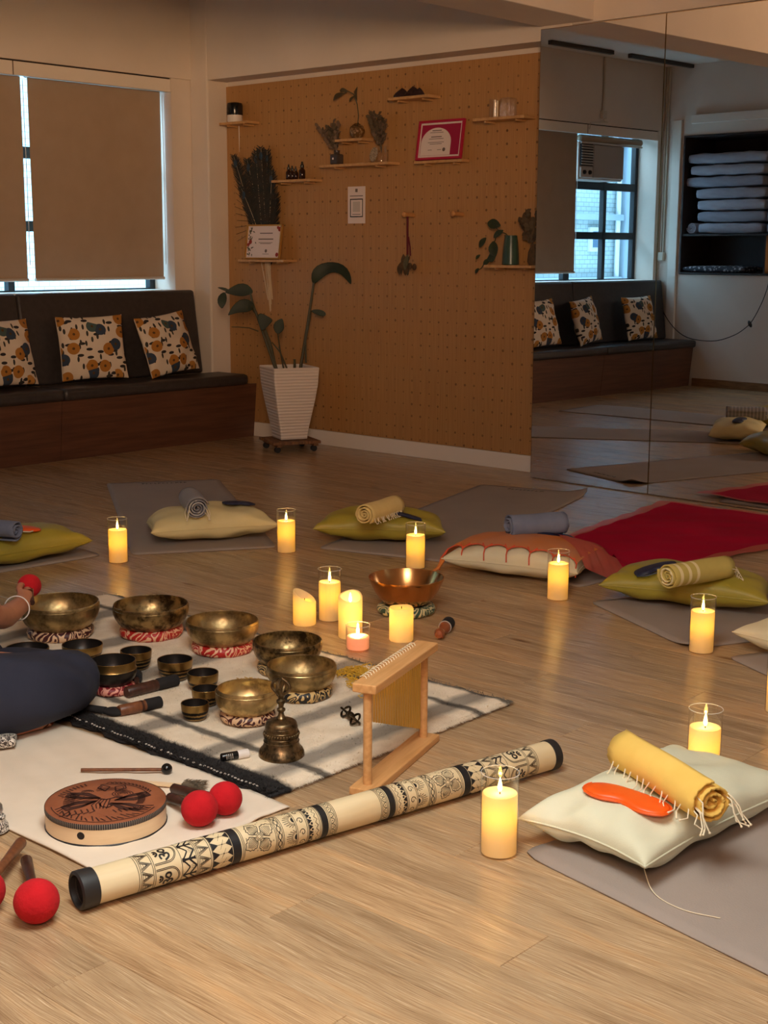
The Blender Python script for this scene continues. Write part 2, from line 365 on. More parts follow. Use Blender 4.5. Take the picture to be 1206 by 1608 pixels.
# wall fittings
M_cond = mat('ivory_conduit', rgb(206, 192, 172), .5)
c = thing('conduit', 'ivory cable conduit running up the wall above the open window', 'conduit', (1.9, 7.312, 0))
obj('pipe', MB().tube([(0, 0, 2.925), (0, 0, 2.47)], .011, 8), M_cond, c); obj('junction_box', MB().box((-.03, -.02, 2.40), (.03, .013, 2.47)), M_cond, c, smooth=False, bevel=.004)
obj('branch_wire', MB().tube([(.0, -.004, 2.40), (-.01, -.006, 2.375), (-.06, -.008, 2.372), (.19, -.006, 2.355), (.2, -.004, 2.30)], .0035, 6), M_cond, c)
c = thing('conduit', 'ivory conduit pair ending in a switch box beside the niche', 'conduit', (XO+.014, 7.29, 0))
for dy in (-.012, .012): obj('pipe', MB().tube([(0, dy, 2.92), (0, dy, 1.24)], .008, 8), M_cond, c)
obj('junction_box', MB().box((-.012, -.03, 1.16), (.026, .03, 1.24)), M_cond, c, smooth=False, bevel=.005)
M_track = mat('grey_light_track', rgb(70, 62, 58), .5, .4)
for x0, x1, lab in ((2.15, 3.0, 'dark ceiling light track over the drawn blinds'), (.56, 1.9, 'dark ceiling light track ending in a small spotlight')):
    c = thing('light_track', lab, 'light track', ((x0+x1)/2, 7.05, 2.92)); h = (x1-x0)/2
    obj('rail', MB().box((-h, -.02, -.025), (h, .02, .008)), M_track, c, smooth=False, bevel=.003)
    if x0 < 1: obj('spotlight', MB().lathe([(.012, 0), (.03, -.03), (.034, -.07), (.0, -.072)], 16, (-h+.08, 0, -.025)), M_alu, c)
M_cable = mat('black_rubber', rgb(22, 20, 20), .55)
cord = thing('power_cord', 'thin black cord with an inline switch hanging below the niche', 'cord', (XO+.01, 6.8, 0))
pts = [(0, .53, .93), (.0, .528, .887), (.02, .47, .74), (.04, .34, .58), (.05, .19, .475), (.05, .03, .437), (.05, -.18, .44), (.04, -.36, .50), (.03, -.47, .575), (.03, -.53, .64), (.02, -.60, .78), (.01, -.645, .914), (.0, -.66, 1.02)]
obj('wire', MB().tube(smooth_path(pts, 4), .004, 6), M_cable, cord)
obj('inline_switch', MB().ball((.03, -.505, .605), .02, 12, 8, (.7, .8, 1.7), Matrix.Rotation(-.5, 3, 'X')), M_cable, cord)

# ------------------------------------------------------------------ niche with folded bedding
nl = thing('niche_cabinet', 'dark laminate lining and shelf of the bedding niche', 'cabinet', (XO, 6.2, NZ0))
D, A_, B_ = -.505, NY0-6.2+.003, NY1-6.2-.003; HH = NZ1-NZ0
obj('back_panel', MB().box((D, A_, .003), (D+.012, B_, HH-.003)), M_dark, nl, smooth=False)
obj('side_panel', MB().box((D+.012, B_-.016, .003), (.012, B_, HH-.003)), M_dark, nl, smooth=False)
obj('side_panel', MB().box((D+.012, A_, .003), (.012, A_+.016, HH-.003)), M_dark, nl, smooth=False)
obj('bottom_panel', MB().box((D+.012, A_+.016, .003), (.012, B_-.016, .02)), M_dark, nl, smooth=False)
obj('top_panel', MB().box((D+.012, A_+.016, HH-.02), (.012, B_-.016, HH-.003)), M_dark, nl, smooth=False)
obj('shelf', MB().box((D+.012, A_+.016, .355), (.0, B_-.016, .372)), M_dark, nl, smooth=False)
obj('divider', MB().box((D+.012, .0, .02), (-.002, .016, .355)), M_dark, nl, smooth=False)
M_wood = mat('warm_plywood', rgb(196, 140, 84), .5, var=(rgb(170, 116, 66), 5, (1,1,10)))
lamp = thing('glow_lamp', 'warm glowing box lamp in the lower niche beside the dark divider', 'lamp', (XO-.12, 6.03, NZ0+.02))
t = NT('warm_lamp_paper'); t.set(color=rgb(250, 190, 120), rough=.8); t.b.inputs['Emission Color'].default_value = (1, .45, .12, 1); t.b.inputs['Emission Strength'].default_value = 1.3
obj('lamp_shade', MB().box((-.09, -.14, .02), (.09, .14, .30)), t.m, lamp, smooth=False, bevel=.01)
obj('base', MB().box((-.095, -.145, 0), (.095, .145, .02)), M_wood, lamp, smooth=False)

def pillow_mesh(w, d, h, n=18, wr=0.0, seed=0, pin=.86, hb=None, ex=.5):
    """cushion lying in XY, seam at z=0, top bulge h, bottom bulge hb; corners pulled to points"""
    mb = MB(); hb = h if hb is None else hb; rnd = random.Random(seed); ph = [rnd.uniform(0, 6.28) for _ in range(8)]
    def edge(u, v):
        x = u*w/2; y = v*d/2; k = 1-pin
        x *= 1 - k*(1-v*v)*abs(u)**2*.55; y *= 1 - k*(1-u*u)*abs(v)**2*.55; return x, y
    def z(u, v, s):
        q = max(0, (1-u*u)*(1-v*v)); f = q**ex
        wv = wr*(sin(7*u+ph[0]+2*v)*sin(5*v+ph[1]) + .6*sin(13*u*v+ph[2]) + .5*sin(11*(u+v)+ph[3])*(abs(u*v)))*(q**.35)
        rad = wr*1.6*sin(9*atan2(v, u)+ph[4])*max(0, (u*u+v*v)-.45)*(q**.4)
        return s*f + wv + rad
    for top in (1, 0):
        vs = []
        for j in range(n+1):
            for i in range(n+1):
                u = sin((2*i/n-1)*pi/2); v = sin((2*j/n-1)*pi/2); x, y = edge(u, v)
                vs.append((x, y, z(u, v, h if top else -hb)))
        fs = []
        for j in range(n):
            for i in range(n):
                a = j*(n+1)+i; q = (a, a+1, a+n+2, a+n+1); fs.append(q if top else q[::-1])
        mb.add(vs, fs)
    return mb
M_bed = [mat('grey_bedding_%d' % i, rgb(*c_), .85, var=(tuple(x*.86 for x in rgb(*c_)[:3])+(1,), 9, (1,1,3)), bump=(60, .3)) for i, c_ in enumerate(((172,172,184), (162,164,178), (182,182,194)))]
BG = 'folded bedding in the niche'
zb = NZ0+.373
labs = ['lowest grey folded quilt of the tall stack in the niche', 'second grey quilt from the bottom of the tall niche stack', 'third grey quilt from the bottom of the tall niche stack', 'grey quilt with a pointed corner in the middle of the tall niche stack', 'crumpled grey quilt third from the top of the tall niche stack', 'grey quilt second from the top of the tall niche stack', 'puffy grey quilt on top of the tall niche stack']
offs = [(6.60, .66), (6.595, .70), (6.60, .70), (6.61, .72), (6.68, .80), (6.66, .76), (6.66, .82)]
for i in range(7):
    yc, ln = offs[i]; hz = .0505
    o = obj('folded_quilt', pillow_mesh(.44, ln, hz*1.0, 18, .006, 20+i, .97, None, .07), M_bed[i % 3], loc=(XO-.25, yc, zb+hz+i*.105), sharp=0, weld=True); tag(o, labs[i], 'quilt', BG)
for i in range(3):
    o = obj('folded_quilt', pillow_mesh(.42, .44, .05, 16, .006, 40+i, .97, None, .07), M_bed[(i+1) % 3], loc=(XO-.24, 6.0, zb+.05+i*.1), sharp=0, weld=True); tag(o, ('lowest', 'middle', 'topmost')[i]+' grey quilt of the short stack beside the tall niche stack', 'quilt', BG)
def spiral_roll(R, L, turns=3.2, th=.006, n=90):
    mb = MB(); vs = []
    for i in range(n+1):
        f = i/n; a = f*turns*2*pi; r = R*(.12+.88*f); r2_ = r
        for k in (0, 1): vs.append((k*L - L/2, r2_*cos(a), r2_*sin(a)))
    fs = [(2*i, 2*i+1, 2*i+3, 2*i+2) for i in range(n)]
    return mb.add(vs, fs)
o = obj('rolled_towel', spiral_roll(.05, .3, 3), M_bed[2], loc=(XO-.2, 7.015, zb+.055), solid=.012, sharp=0); tag(o, 'small pale rolled towel at the end of the niche shelf', 'towel')
M_pat = NT('patterned_blanket'); vo = M_pat.n('ShaderNodeTexVoronoi'); vo.inputs['Scale'].default_value = 34; M_pat.l(M_pat.tc(), vo.inputs[0])
M_pat.set(color=M_pat.ramp(vo.outputs['Distance'], [(.3, rgb(190, 186, 190)), (.45, rgb(60, 62, 72))]), rough=.9); M_pat = M_pat.m
o = obj('folded_blanket', pillow_mesh(.36, .66, .032, 14, .002, 60, .98, None, .15), M_pat, loc=(XO-.19, 6.74, NZ0+.053), sharp=0, weld=True); tag(o, 'black and white patterned blanket folded on the niche floor', 'blanket')

# ------------------------------------------------------------------ bench
M_vinyl = mat('charcoal_vinyl', rgb(62, 56, 54), .42, var=(rgb(54, 48, 47), 30, (1,1,1)), bump=(350, .12))
M_bwood = mat('walnut_laminate', rgb(104, 66, 46), .45, var=(rgb(84, 52, 36), 3, (1, 1, 14)), bump=(40, .05))
bench = thing('bench', 'long built-in dark upholstered window bench on a walnut base', 'bench', (0, 0, 0))
seg = [(.945, 2.33), (2.33, 3.58), (3.58, 4.83), (4.83, 6.403)]
for a, b in seg:
    P = [(a+.0015,6.93,0),(b-.0015,6.93,0),(b-.0015,6.895,.36),(a+.0015,6.895,.36),(a+.0015,6.955,0),(b-.0015,6.955,0),(b-.0015,6.92,.36),(a+.0015,6.92,.36)]
    obj('base_panel', MB().add(P, [(0,1,2,3),(7,6,5,4),(0,4,5,1),(3,2,6,7),(0,3,7,4),(1,5,6,2)]), M_bwood, bench, smooth=False, bevel=.001)
obj('base_box', MB().box((.945, 6.955, 0), (6.402, 7.155, .355)), M_dark, bench, smooth=False)
for a, b in ((.945, 2.33), (2.33, 3.58), (3.58, 4.83), (4.83, 6.30)):
    obj('seat_pad', MB().box((a+.001, 6.858, .362), (b-.001, 7.16 if b > 6.2 else 7.2, .432)), M_vinyl, bench, sub=0, bevel=.022)
for a, b in ((.95, 2.33), (2.33, 3.58), (3.58, 4.80), (4.80, 6.19)):
    P = [(a+.002,7.19,.43),(b-.002,7.19,.43),(b-.002,7.27,.98),(a+.002,7.27,.98),(a+.002,7.31,.43),(b-.002,7.31,.43),(b-.002,7.33,.98),(a+.002,7.33,.98)]
    obj('back_pad', MB().add(P, [(0,1,2,3),(7,6,5,4),(0,4,5,1),(3,2,6,7),(0,3,7,4),(1,5,6,2)]), M_vinyl, bench, bevel=.016)
# printed bench cushions
t = NT('floral_print')
def layer(t, scale, rmax, seed, squash=(1,1,1), rot=0.0, keep=.75, dist=False):
    v = t.n('ShaderNodeTexVoronoi', feature='F1', voronoi_dimensions='2D'); v.inputs['Scale'].default_value = scale; v.inputs['Randomness'].default_value = .75
    t.l(t.mapping(squash, (seed, seed*.7, 0), (0, 0, rot)), v.inputs['Vector'])
    sep = t.n('ShaderNodeSeparateColor'); t.l(v.outputs['Color'], sep.inputs[0])
    m = t.math('LESS_THAN', v.outputs['Distance'], rmax); m = t.math('MULTIPLY', m, t.math('LESS_THAN', sep.outputs[0], keep)); return m, sep, v
ml, _, _ = layer(t, 13, .26, 3.1, (1, 2.2, 1), .6, .5); ml2, _, _ = layer(t, 14, .24, 9.7, (2.4, 1, 1), .5, .5)
mf, sp, vf = layer(t, 11, .40, 5.5, keep=.74)
fc = t.ramp(sp.outputs[1], [(.0, rgb(176, 116, 44)), (.50, rgb(188, 130, 58)), (.58, rgb(52, 64, 82)), (.80, rgb(64, 74, 92)), (.90, rgb(72, 90, 84))])
for rr_ in fc.node.color_ramp.elements: pass
fc.node.color_ramp.interpolation = 'CONSTANT'
ctr = t.math('LESS_THAN', vf.outputs['Distance'], .09)
colr = t.mix(ml, rgb(222, 204, 182), rgb(44, 40, 40)); colr = t.mix(ml2, colr, rgb(56, 52, 46)); colr = t.mix(mf, colr, fc); colr = t.mix(t.math('MULTIPLY', ctr, mf), colr, rgb(92, 62, 30))
t.set(color=colr, rough=.9); t.bump(t.noise(500, 2), .15, .001); M_floral = t.m
FG = 'floral cushions on the bench'
def bench_cushion(x, y, z, lean, turn, roll, label, w=.42, seed=0):
    o = tag(thing('throw_cushion', label, 'cushion', (x, y, z), 0, FG), label, 'cushion', FG)
    o.rotation_euler = (pi/2 - lean, roll, turn); o.rotation_mode = 'XYZ'
    m = obj('cover', pillow_mesh(w, w*.95, .062, 20, .008, seed, .90), M_floral, o, sharp=0, weld=True, loc=(0,0,0))
    n = w*.5; k = .975*.95
    obj('corner_seam', MB().tube([(-n*.985, -n*k*.985, 0), (-n*.95, -n*.3*.95, .0), (-n*.95, n*.3, 0), (-n*.985, n*k*.985, 0)], .0035, 6), mat('cream_piping', rgb(206, 190, 170), .9), m)
    return o
def cz(w, lean, roll=0): return .436 + w*.5*.95*cos(lean) + .02
for i, (x, lean, turn, roll, lab) in enumerate(((5.78, .30, .06, -.10, 'floral cushion leaning at a tilt nearest the corner column'), (5.19, .22, -.34, -.02, 'floral cushion with a turned side seam in front of the bench back joint'),
        (4.55, .26, .02, .0, 'floral cushion third along the bench from the corner column'), (3.0, .26, .0, .05, 'floral cushion on the bench fourth from the corner column'),
        (2.38, .26, -.18, .10, 'floral cushion in front of the joint near the uncovered window'), (1.58, .24, .05, .03, 'floral cushion under the uncovered window at the far bench end'))):
    w = .42; bench_cushion(x, 7.07, cz(w, lean), lean, turn, roll, lab, w, 70+i)

# ------------------------------------------------------------------ pegboard wall
t = NT('pegboard_maple'); sx = t.n('ShaderNodeSeparateXYZ'); t.l(t.tc(), sx.inputs[0])
def cell(s, per): return t.math('SUBTRACT', t.math('FRACT', t.math('DIVIDE', s, per)), .5)
dy = t.math('MULTIPLY', cell(sx.outputs[1], .0687), .0687); dz = t.math('MULTIPLY', cell(sx.outputs[2], .0720), .0720)
rr = t.math('SQRT', t.math('ADD', t.math('MULTIPLY', dy, dy), t.math('MULTIPLY', dz, dz)))
idv = t.n('ShaderNodeCombineXYZ'); t.l(t.math('FLOOR', t.math('DIVIDE', sx.outputs[1], .0687)), idv.inputs[0]); t.l(t.math('FLOOR', t.math('DIVIDE', sx.outputs[2], .0720)), idv.inputs[1])
wn = t.n('ShaderNodeTexWhiteNoise', noise_dimensions='2D'); t.l(idv.outputs[0], wn.inputs['Vector'])
hole = t.math('LESS_THAN', rr, t.math('MULTIPLY_ADD', wn.outputs['Value'], .0042, .0036))
drk = t.math('MULTIPLY', hole, t.math('MULTIPLY_ADD', t.noise(2.2, 2), 1.15, -.02))
gr = t.ramp(t.noise(3, 4, t.mapping((1, 34, 1.2))), [(.3, rgb(168, 122, 72)), (.7, rgb(186, 138, 84))])
t.set(color=t.mix(drk, gr, rgb(64, 36, 18)), rough=.5); t.bump(t.math('SUBTRACT', 1.0, hole), .3, .004); M_peg = t.m
pg = thing('pegboard', 'tall perforated maple pegboard filling the recessed wall', 'pegboard', (XP-.014, 5.89, 0))
for a, b in ((4.505, 5.91), (5.912, 7.158)):
    P = [(0, a-5.89, .097), (0, b-5.89, .097), (0, b-5.89, 2.308), (0, a-5.89, 2.327)]
    obj('board', MB().box((-.001, a-5.89, .097), (.012, b-5.89, 2.308)), M_peg, pg, smooth=False, bevel=.001)
M_shelf = mat('pale_beech_shelf', rgb(206, 160, 108), .5, var=(rgb(188, 142, 92), 4, (1, 14, 14)))
def shelf(ya, yb, z, lab, d=.11, th=.016, pegs=True):
    yc = (ya+yb)/2; s = thing('peg_shelf', lab, 'shelf', (XP-.015, yc, z), 0, 'beech shelves on the pegboard'); h = abs(yb-ya)/2
    obj('shelf_board', MB().box((-d, -h, -th), (0, h, 0)), M_shelf, s, smooth=False, bevel=.002)
    for k in (-.6, .6):
        obj('peg', MB().tube([(-d*.8, k*h, -th-.005), (0, k*h, -th-.005)], .006, 10), M_shelf, s)
    return s
X_ = XP-.015
shelf(6.84, 7.11, 2.068, 'small beech shelf holding the security camera'); shelf(6.50, 6.93, 1.186, 'beech shelf under the gold framed certificate', .125)
shelf(6.27, 6.62, 1.686, 'beech shelf holding the dark amber bottles'); shelf(5.83, 6.055, 1.912, 'short beech shelf under the glass globe')
shelf(5.62, 6.19, 1.765, 'long beech shelf holding the two dried flower jars'); shelf(5.31, 5.62, 2.128, 'beech shelf holding the dark mountain rocks')
shelf(4.63, 4.985, 1.974, 'beech shelf holding the small clear glass near the mirror'); shelf(4.56, 4.89, 1.170, 'beech shelf holding the green vase')
shelf(5.09, 5.45, 1.762, 'beech ledge under the crimson framed certificate', .07)
M_white = mat('white_plastic', rgb(226, 216, 208), .4); M_blk = mat('black_gloss', rgb(14, 14, 16), .2)
sc = thing('security_camera', 'small white security camera with black face on the corner shelf', 'camera', (6.345, 7.01, 2.069), radians(-48))
obj('body', MB().lathe([(.046, 0), (.05, .01), (.05, .09), (.046, .112), (.03, .12)], 24), M_white, sc)
fp = obj('face_plate', MB().lathe([(.051, .045), (.0525, .05), (.0525, .105), (.048, .12), (.025, .127), (.0, .128)], 24, cap0=False), M_blk, sc)
M_led = mat('lens_dot_grey', rgb(110, 110, 116), .3)
for a in (-.35, .35):
    for z in (.062, .085): obj('sensor', MB().ball((-.052*cos(a), .052*sin(a), z), .004, 8, 6), M_led, fp)
obj('cable', MB().tube([(.03, .035, .02), (.02, .06, -.01), (.022, .065, -.2), (.02, .06, -.42)], .003, 6), M_white, sc)
# frames
def picture(name, lab, cat, corner_y0, corner_y1, z0, z1, x, lean, m_fr, m_paper, fw, art, roll=0):
    w, h = corner_y1-corner_y0, z1-z0
    p = thing(name, lab, cat, (x, (corner_y0+corner_y1)/2, z0)); p.rotation_euler = (roll, lean, 0)
    for a, b in (((-w/2, 0), (w/2, fw)), ((-w/2, h-fw), (w/2, h)), ((-w/2, fw), (-w/2+fw, h-fw)), ((w/2-fw, fw), (w/2, h-fw))):
        obj('frame_rail', MB().box((-.008, a[0], a[1]), (.010, b[0], b[1])), m_fr, p, smooth=False, bevel=.002)
    sh = obj('paper_sheet', MB().box((.001, -w/2+fw, fw), (.008, w/2-fw, h-fw)), m_paper, p, smooth=False)
    art(sh, w, h, fw); return p
def flat(sh, name, polys, m, dx=0.0, kind=None):
    mb = MB()
    for pl in polys: mb.add([(.0004-dx, y, z) for y, z in pl], [tuple(range(len(pl)))])
    return obj(name, mb, m, sh, smooth=False, kind=kind or ('stuff' if len(polys) > 1 else None))
def bar(y, z, w, h): return [(y-w/2, z-h/2), (y+w/2, z-h/2), (y+w/2, z+h/2), (y-w/2, z+h/2)]
def disc(y, z, r, n=20, ry=1, a0=0, a1=2*pi): return [(y+r*cos(a0+(a1-a0)*k/n), z+ry*r*sin(a0+(a1-a0)*k/n)) for k in range(n+1 if a1-a0 < 6.28 else n)]
M_paper = mat('ivory_paper', rgb(228, 212, 206), .7); M_ink = mat('grey_ink', rgb(110, 96, 92), .8); M_crim = mat('crimson_lacquer', rgb(176, 22, 62), .4); M_gold = mat('gold_frame_metal', rgb(214, 168, 96), .3, .9)
M_cpap = mat('crimson_paper', rgb(160, 14, 66), .6)
def art_cert(sh, w, h, fw):
    W2, H2 = w/2-fw, h-fw
    flat(sh, 'white_border', [bar(0, h/2, 2*W2-.002, h-2*fw-.002)], M_paper, .0003)
    flat(sh, 'crimson_ground', [bar(0, h/2, 2*W2-.022, h-2*fw-.022)], M_cpap, .0006)
    r = .112
    flat(sh, 'arched_panel', [[(.03-r, fw+.012), (.03+r, fw+.012)] + [(.03+r*cos(a*pi/20), fw+.085+.085*sin(a*pi/20)) for a in range(21)]], M_paper, .0009)
    flat(sh, 'printed_text', [bar(.03, h*.74, .07, .005), bar(.03, h*.69, .10, .003), bar(.03, h*.58, .08, .005), bar(.03, h*.53, .11, .003), bar(.03, h*.44, .12, .003), bar(.03, h*.40, .09, .003), bar(.07, h*.25, .03, .003), bar(.0, h*.25, .03, .003)], M_ink, .0012)
    flat(sh, 'seal', [disc(-.035, h*.25, .011)], M_ink, .0012)
picture('crimson_certificate', 'crimson framed certificate with an arched white panel leaning on a ledge', 'certificate', 5.105, 5.445, 1.765, 1.992, 6.345, radians(9), M_crim, M_paper, .014, art_cert)
M_leafy = mat('olive_print_ink', rgb(92, 92, 74), .8); M_redink = mat('rust_print_ink', rgb(150, 50, 44), .8)
def art_gold(sh, w, h, fw):
    rnd = random.Random(3); lv, rd = [], []
    for k in range(34):
        z = fw+.01 + rnd.random()*(h-2*fw-.02); y = w/2-fw-.008 - abs(rnd.gauss(0, .022)); a = rnd.uniform(0, 6.28); L_ = rnd.uniform(.01, .02)
        lv.append([(y+L_*cos(a), z+L_*sin(a)), (y+.005*sin(a), z-.005*cos(a)), (y-L_*cos(a)*.6, z-L_*sin(a)*.6), (y-.005*sin(a), z+.005*cos(a))])
    for y, z, r in ((w/2-fw-.03, h*.5, .016), (w/2-fw-.012, h*.42, .012), (-w/2+fw+.02, fw+.02, .014), (-w/2+fw+.012, h-fw-.02, .016), (-w/2+fw+.03, h-fw-.01, .01)): rd.append(disc(y, z, r, 9))
    lv = [[(max(-w/2+fw, min(w/2-fw, y)), max(fw, min(h-fw, z))) for y, z in p] for p in lv]; rd = [[(max(-w/2+fw, min(w/2-fw, y)), max(fw, min(h-fw, z))) for y, z in p] for p in rd]
    flat(sh, 'leaf_border', lv, M_leafy, .0004); flat(sh, 'flower_border', rd, M_redink, .0008)
    flat(sh, 'printed_text', [bar(-.02, h*.75, .12, .006), bar(-.02, h*.58, .14, .007), bar(-.02, h*.48, .13, .003), bar(-.02, h*.45, .10, .003), bar(-.03, h*.15, .06, .003)], M_ink, .0006)
    flat(sh, 'seal', [disc(-.03, h*.24, .011)], M_ink, .0006)
picture('gold_certificate', 'gold framed leafy certificate standing in front of the feathers', 'certificate', 6.56, 6.89, 1.188, 1.412, 6.305, radians(8), M_gold, M_paper, .010, art_gold)
ps = obj('notice', MB().box((XP-.0185, 5.90, 1.411), (XP-.0155, 6.045, 1.634)), M_paper, smooth=False); tag(ps, 'white paper notice with a black square outline on the pegboard', 'notice')
def nflat(name, polys, m): 
    mb = MB()
    for pl in polys: mb.add([(XP-.0188, y, z) for y, z in pl], [tuple(range(len(pl)))])
    return obj(name, mb, m, ps, smooth=False, kind='stuff' if len(polys) > 1 else None)
yc = 5.972
nflat('black_outline', [bar(yc, 1.557, .108, .006), bar(yc, 1.452, .108, .006), bar(yc-.051, 1.5045, .006, .099), bar(yc+.051, 1.5045, .006, .099)], M_blk)
nflat('grey_block', [bar(yc, 1.512, .062, .062)], mat('pale_grey_ink', rgb(196, 184, 178), .8)); nflat('printed_text', [bar(yc, 1.577, .11, .005), bar(yc, 1.466, .07, .004), bar(yc, 1.61, .02, .02)], M_ink)
# pegs and hanging dried bunch
M_pegw = mat('beech_peg', rgb(196, 140, 84), .5)
for y, lab in ((5.508, 'beech peg carrying the hanging dried bunch'), (5.136, 'empty beech peg under the crimson certificate')):
    p = thing('wall_peg', lab, 'peg', (X_, y, 1.453), 0, 'wall pegs'); obj('dowel', MB().tube([(0, 0, 0), (-.085, 0, .004)], .012, 14), M_pegw, p); obj('knob', MB().ball((-.088, 0, .004), .016, 14, 10, (.6, 1, 1)), M_pegw, p)
M_rib = mat('maroon_ribbon', rgb(96, 18, 30), .7); M_dry = mat('dried_brown', rgb(92, 68, 44), .9, var=(rgb(70, 56, 40), 40, (1,1,1))); M_dgrn = mat('dusty_olive_leaf', rgb(84, 80, 58), .8)
hb = thing('dried_bunch', 'dried flower bunch hanging from a maroon ribbon', 'dried flowers', (XP-.07, 5.505, 1.467))
obj('ribbon', MB().tube([(0, .004, 0), (0, .004, -.1), (.004, .006, -.21), (.004, .006, -.25)], .007, 6), M_rib, hb); obj('ribbon', MB().tube([(0, -.004, -.14), (-.004, -.02, -.20), (-.002, -.022, -.25)], .005, 6), M_rib, hb)
def leaf_blade(mb, base, tip, w, normal=(-1, -1, .3), curl=.15, n=6):
    b, tp = Vector(base), Vector(tip); d = tp-b; nn = Vector(normal).normalized(); s_ = d.cross(nn).normalized(); vs = []
    for i in range(n+1):
        f = i/n; ww = w*sin(pi*min(1, f*.94+.03))**.8; c_ = b + d*f + nn*curl*d.length*sin(pi*f)
        vs += [c_ + s_*ww + nn*ww*.25, c_, c_ - s_*ww + nn*ww*.25]
    return mb.add(vs, [q for i in range(n) for q in ((3*i, 3*i+1, 3*i+4, 3*i+3), (3*i+1, 3*i+2, 3*i+5, 3*i+4))])
rnd = random.Random(5)
for k in range(11):
    mb = MB(); a = rnd.uniform(-.5, .7); b0 = Vector((rnd.uniform(-.02, .01), rnd.uniform(-.02, .02), -.24-rnd.random()*.04)); leaf_blade(mb, b0, b0+Vector((rnd.uniform(-.03, .0), -.07*sin(a), -.08*cos(a)-.01)), rnd.uniform(.010, .018), (-1, rnd.uniform(-.5, .5), 0)); obj('dried_leaf', mb, M_dry if k % 3 else M_dgrn, hb)
for y, z in ((.0, -.335), (-.065, -.315), (-.03, -.31)): obj('seed_head', MB().ball((-.015, y, z), .014, 10, 8, (1, 1, 1.4)), M_dry, hb)
# feathers
M_fth = mat('dark_peacock_barb', rgb(56, 46, 38), .8, var=(rgb(34, 40, 38), 20, (1,1,1))); M_quill = mat('pale_quill', rgb(206, 180, 146), .6)
fe = thing('feather_bunch', 'bunch of dark peacock feathers with pale quills behind the gold frame', 'feathers', (XP-.05, 6.72, .845))
def feather(tip, bend, i):
    base = Vector((rnd.uniform(-.012, .012), rnd.uniform(-.02, .02), rnd.uniform(0, .1))); tp = Vector(tip); pts = []
    for k in range(13):
        f = k/12; pts.append(base.lerp(tp, f) + Vector((0, bend*sin(pi*f), 0)))
    q = obj('feather', MB().tube(pts, [.004*(1-.75*k/12) for k in range(13)], 5), M_quill, fe)
    mb = MB()
    for k in range(110):
        f = .36 + .64*k/109; j = min(11, int(f*12)); p = pts[j].lerp(pts[j+1], f*12-j); d = (pts[j+1]-pts[j]).normalized()
        L_ = (.018+.052*max(0, sin(pi*min(1, (f-.35)/.67)))**.7)*rnd.uniform(.75, 1.15)
        for sd in (-1, 1):
            e = p + Vector((rnd.uniform(-.014, .004), sd*L_, L_*.75)); w_ = d*.0052
            mb.add([p-w_, p+w_, e+w_*.4, e-w_*.4], [(0,1,2,3)])
    obj('barbs', mb, M_fth, q, kind='stuff', smooth=False)
    obj('eye_spot', MB().ball(tp - (pts[12]-pts[11]).normalized()*.05 + Vector((-.006,0,0)), .02, 12, 8, (.12, .8, 1.3)), mat('feather_eye', rgb(40, 60, 74), .4) if i == 0 else bpy.data.materials['feather_eye'], q)
for i, (y, z, b_) in enumerate(((.335, 1.01, -.03), (.20, .98, -.02), (.10, 1.03, .01), (.05, 1.05, .0), (.0, 1.03, .01), (-.05, .90, .02), (.14, .90, -.02), (.24, .80, -.05), (-.06, .75, .03), (.07, .97, .02))):
    feather((rnd.uniform(-.03, .01), y, z), b_, i)
for k in range(9):
    y = .16+.02*k; mbk = MB().tube([(0, .08, .42+.03*k), (-.01, .2, .50+.03*k), (-.01, .30+.01*(k%3), .46+.045*k)], .0014, 4); obj('loose_barb', mbk, M_fth, fe)
# bottles
M_amb = mat('amber_glass', rgb(44, 22, 14), .12); M_bcap = mat('black_cap', rgb(20, 18, 18), .35)
BT = 'amber bottles on the bottle shelf'
for y, s_, lab in ((6.51, .95, 'dark amber dropper bottle at the outer end of the bottle shelf'), (6.478, .86, 'dark amber dropper bottle behind the outermost bottle'), (6.445, .82, 'short amber bottle in the middle of the bottle shelf'), (6.388, 1.08, 'tall amber bottle standing apart on the bottle shelf')):
    b = thing('amber_bottle', lab, 'bottle', (6.345, y, 1.687), 0, BT); b.scale = (s_, s_, s_)
    obj('bottle_body', MB().lathe([(.017, 0), (.019, .003), (.019, .05), (.012, .060), (.009, .064), (.009, .07)], 20), M_amb, b)
    obj('bottle_cap', MB().lathe([(.011, .066), (.011, .082), (.006, .086), (.005, .10), (.0, .102)], 16), M_bcap, b)
# globe vase
t = NT('clear_glass_wall'); t.t.nodes.remove(t.b)
a1 = t.n('ShaderNodeBsdfTransparent'); a1.inputs[0].default_value = (.97, .97, .96, 1); a2 = t.n('ShaderNodeBsdfGlossy'); a2.inputs['Roughness'].default_value = .03
fr = t.n('ShaderNodeLayerWeight'); fr.inputs['Blend'].default_value = .28; mx = t.n('ShaderNodeMixShader'); t.l(t.math('MULTIPLY_ADD', t.math('POWER', fr.outputs['Facing'], 1.5), .85, .05), mx.inputs[0]); t.l(a1.outputs[0], mx.inputs[1]); t.l(a2.outputs[0], mx.inputs[2]); t.l(mx.outputs[0], t.out.inputs[0])
M_glass = t.m
t = NT('water_globe_glass'); t.set(color=(1, .95, .85, 1), rough=.02, trans=1.0); M_solidglass = t.m
gv = thing('glass_globe', 'round clear glass globe vase with a leafy sprig on the short shelf', 'vase', (6.345, 5.914, 1.913))
obj('globe', MB().lathe([(.012, 0), (.03, .004), (.043, .02), (.048, .044), (.043, .066), (.026, .082), (.017, .087), (.019, .094)], 28, cap1=False), M_solidglass, gv)
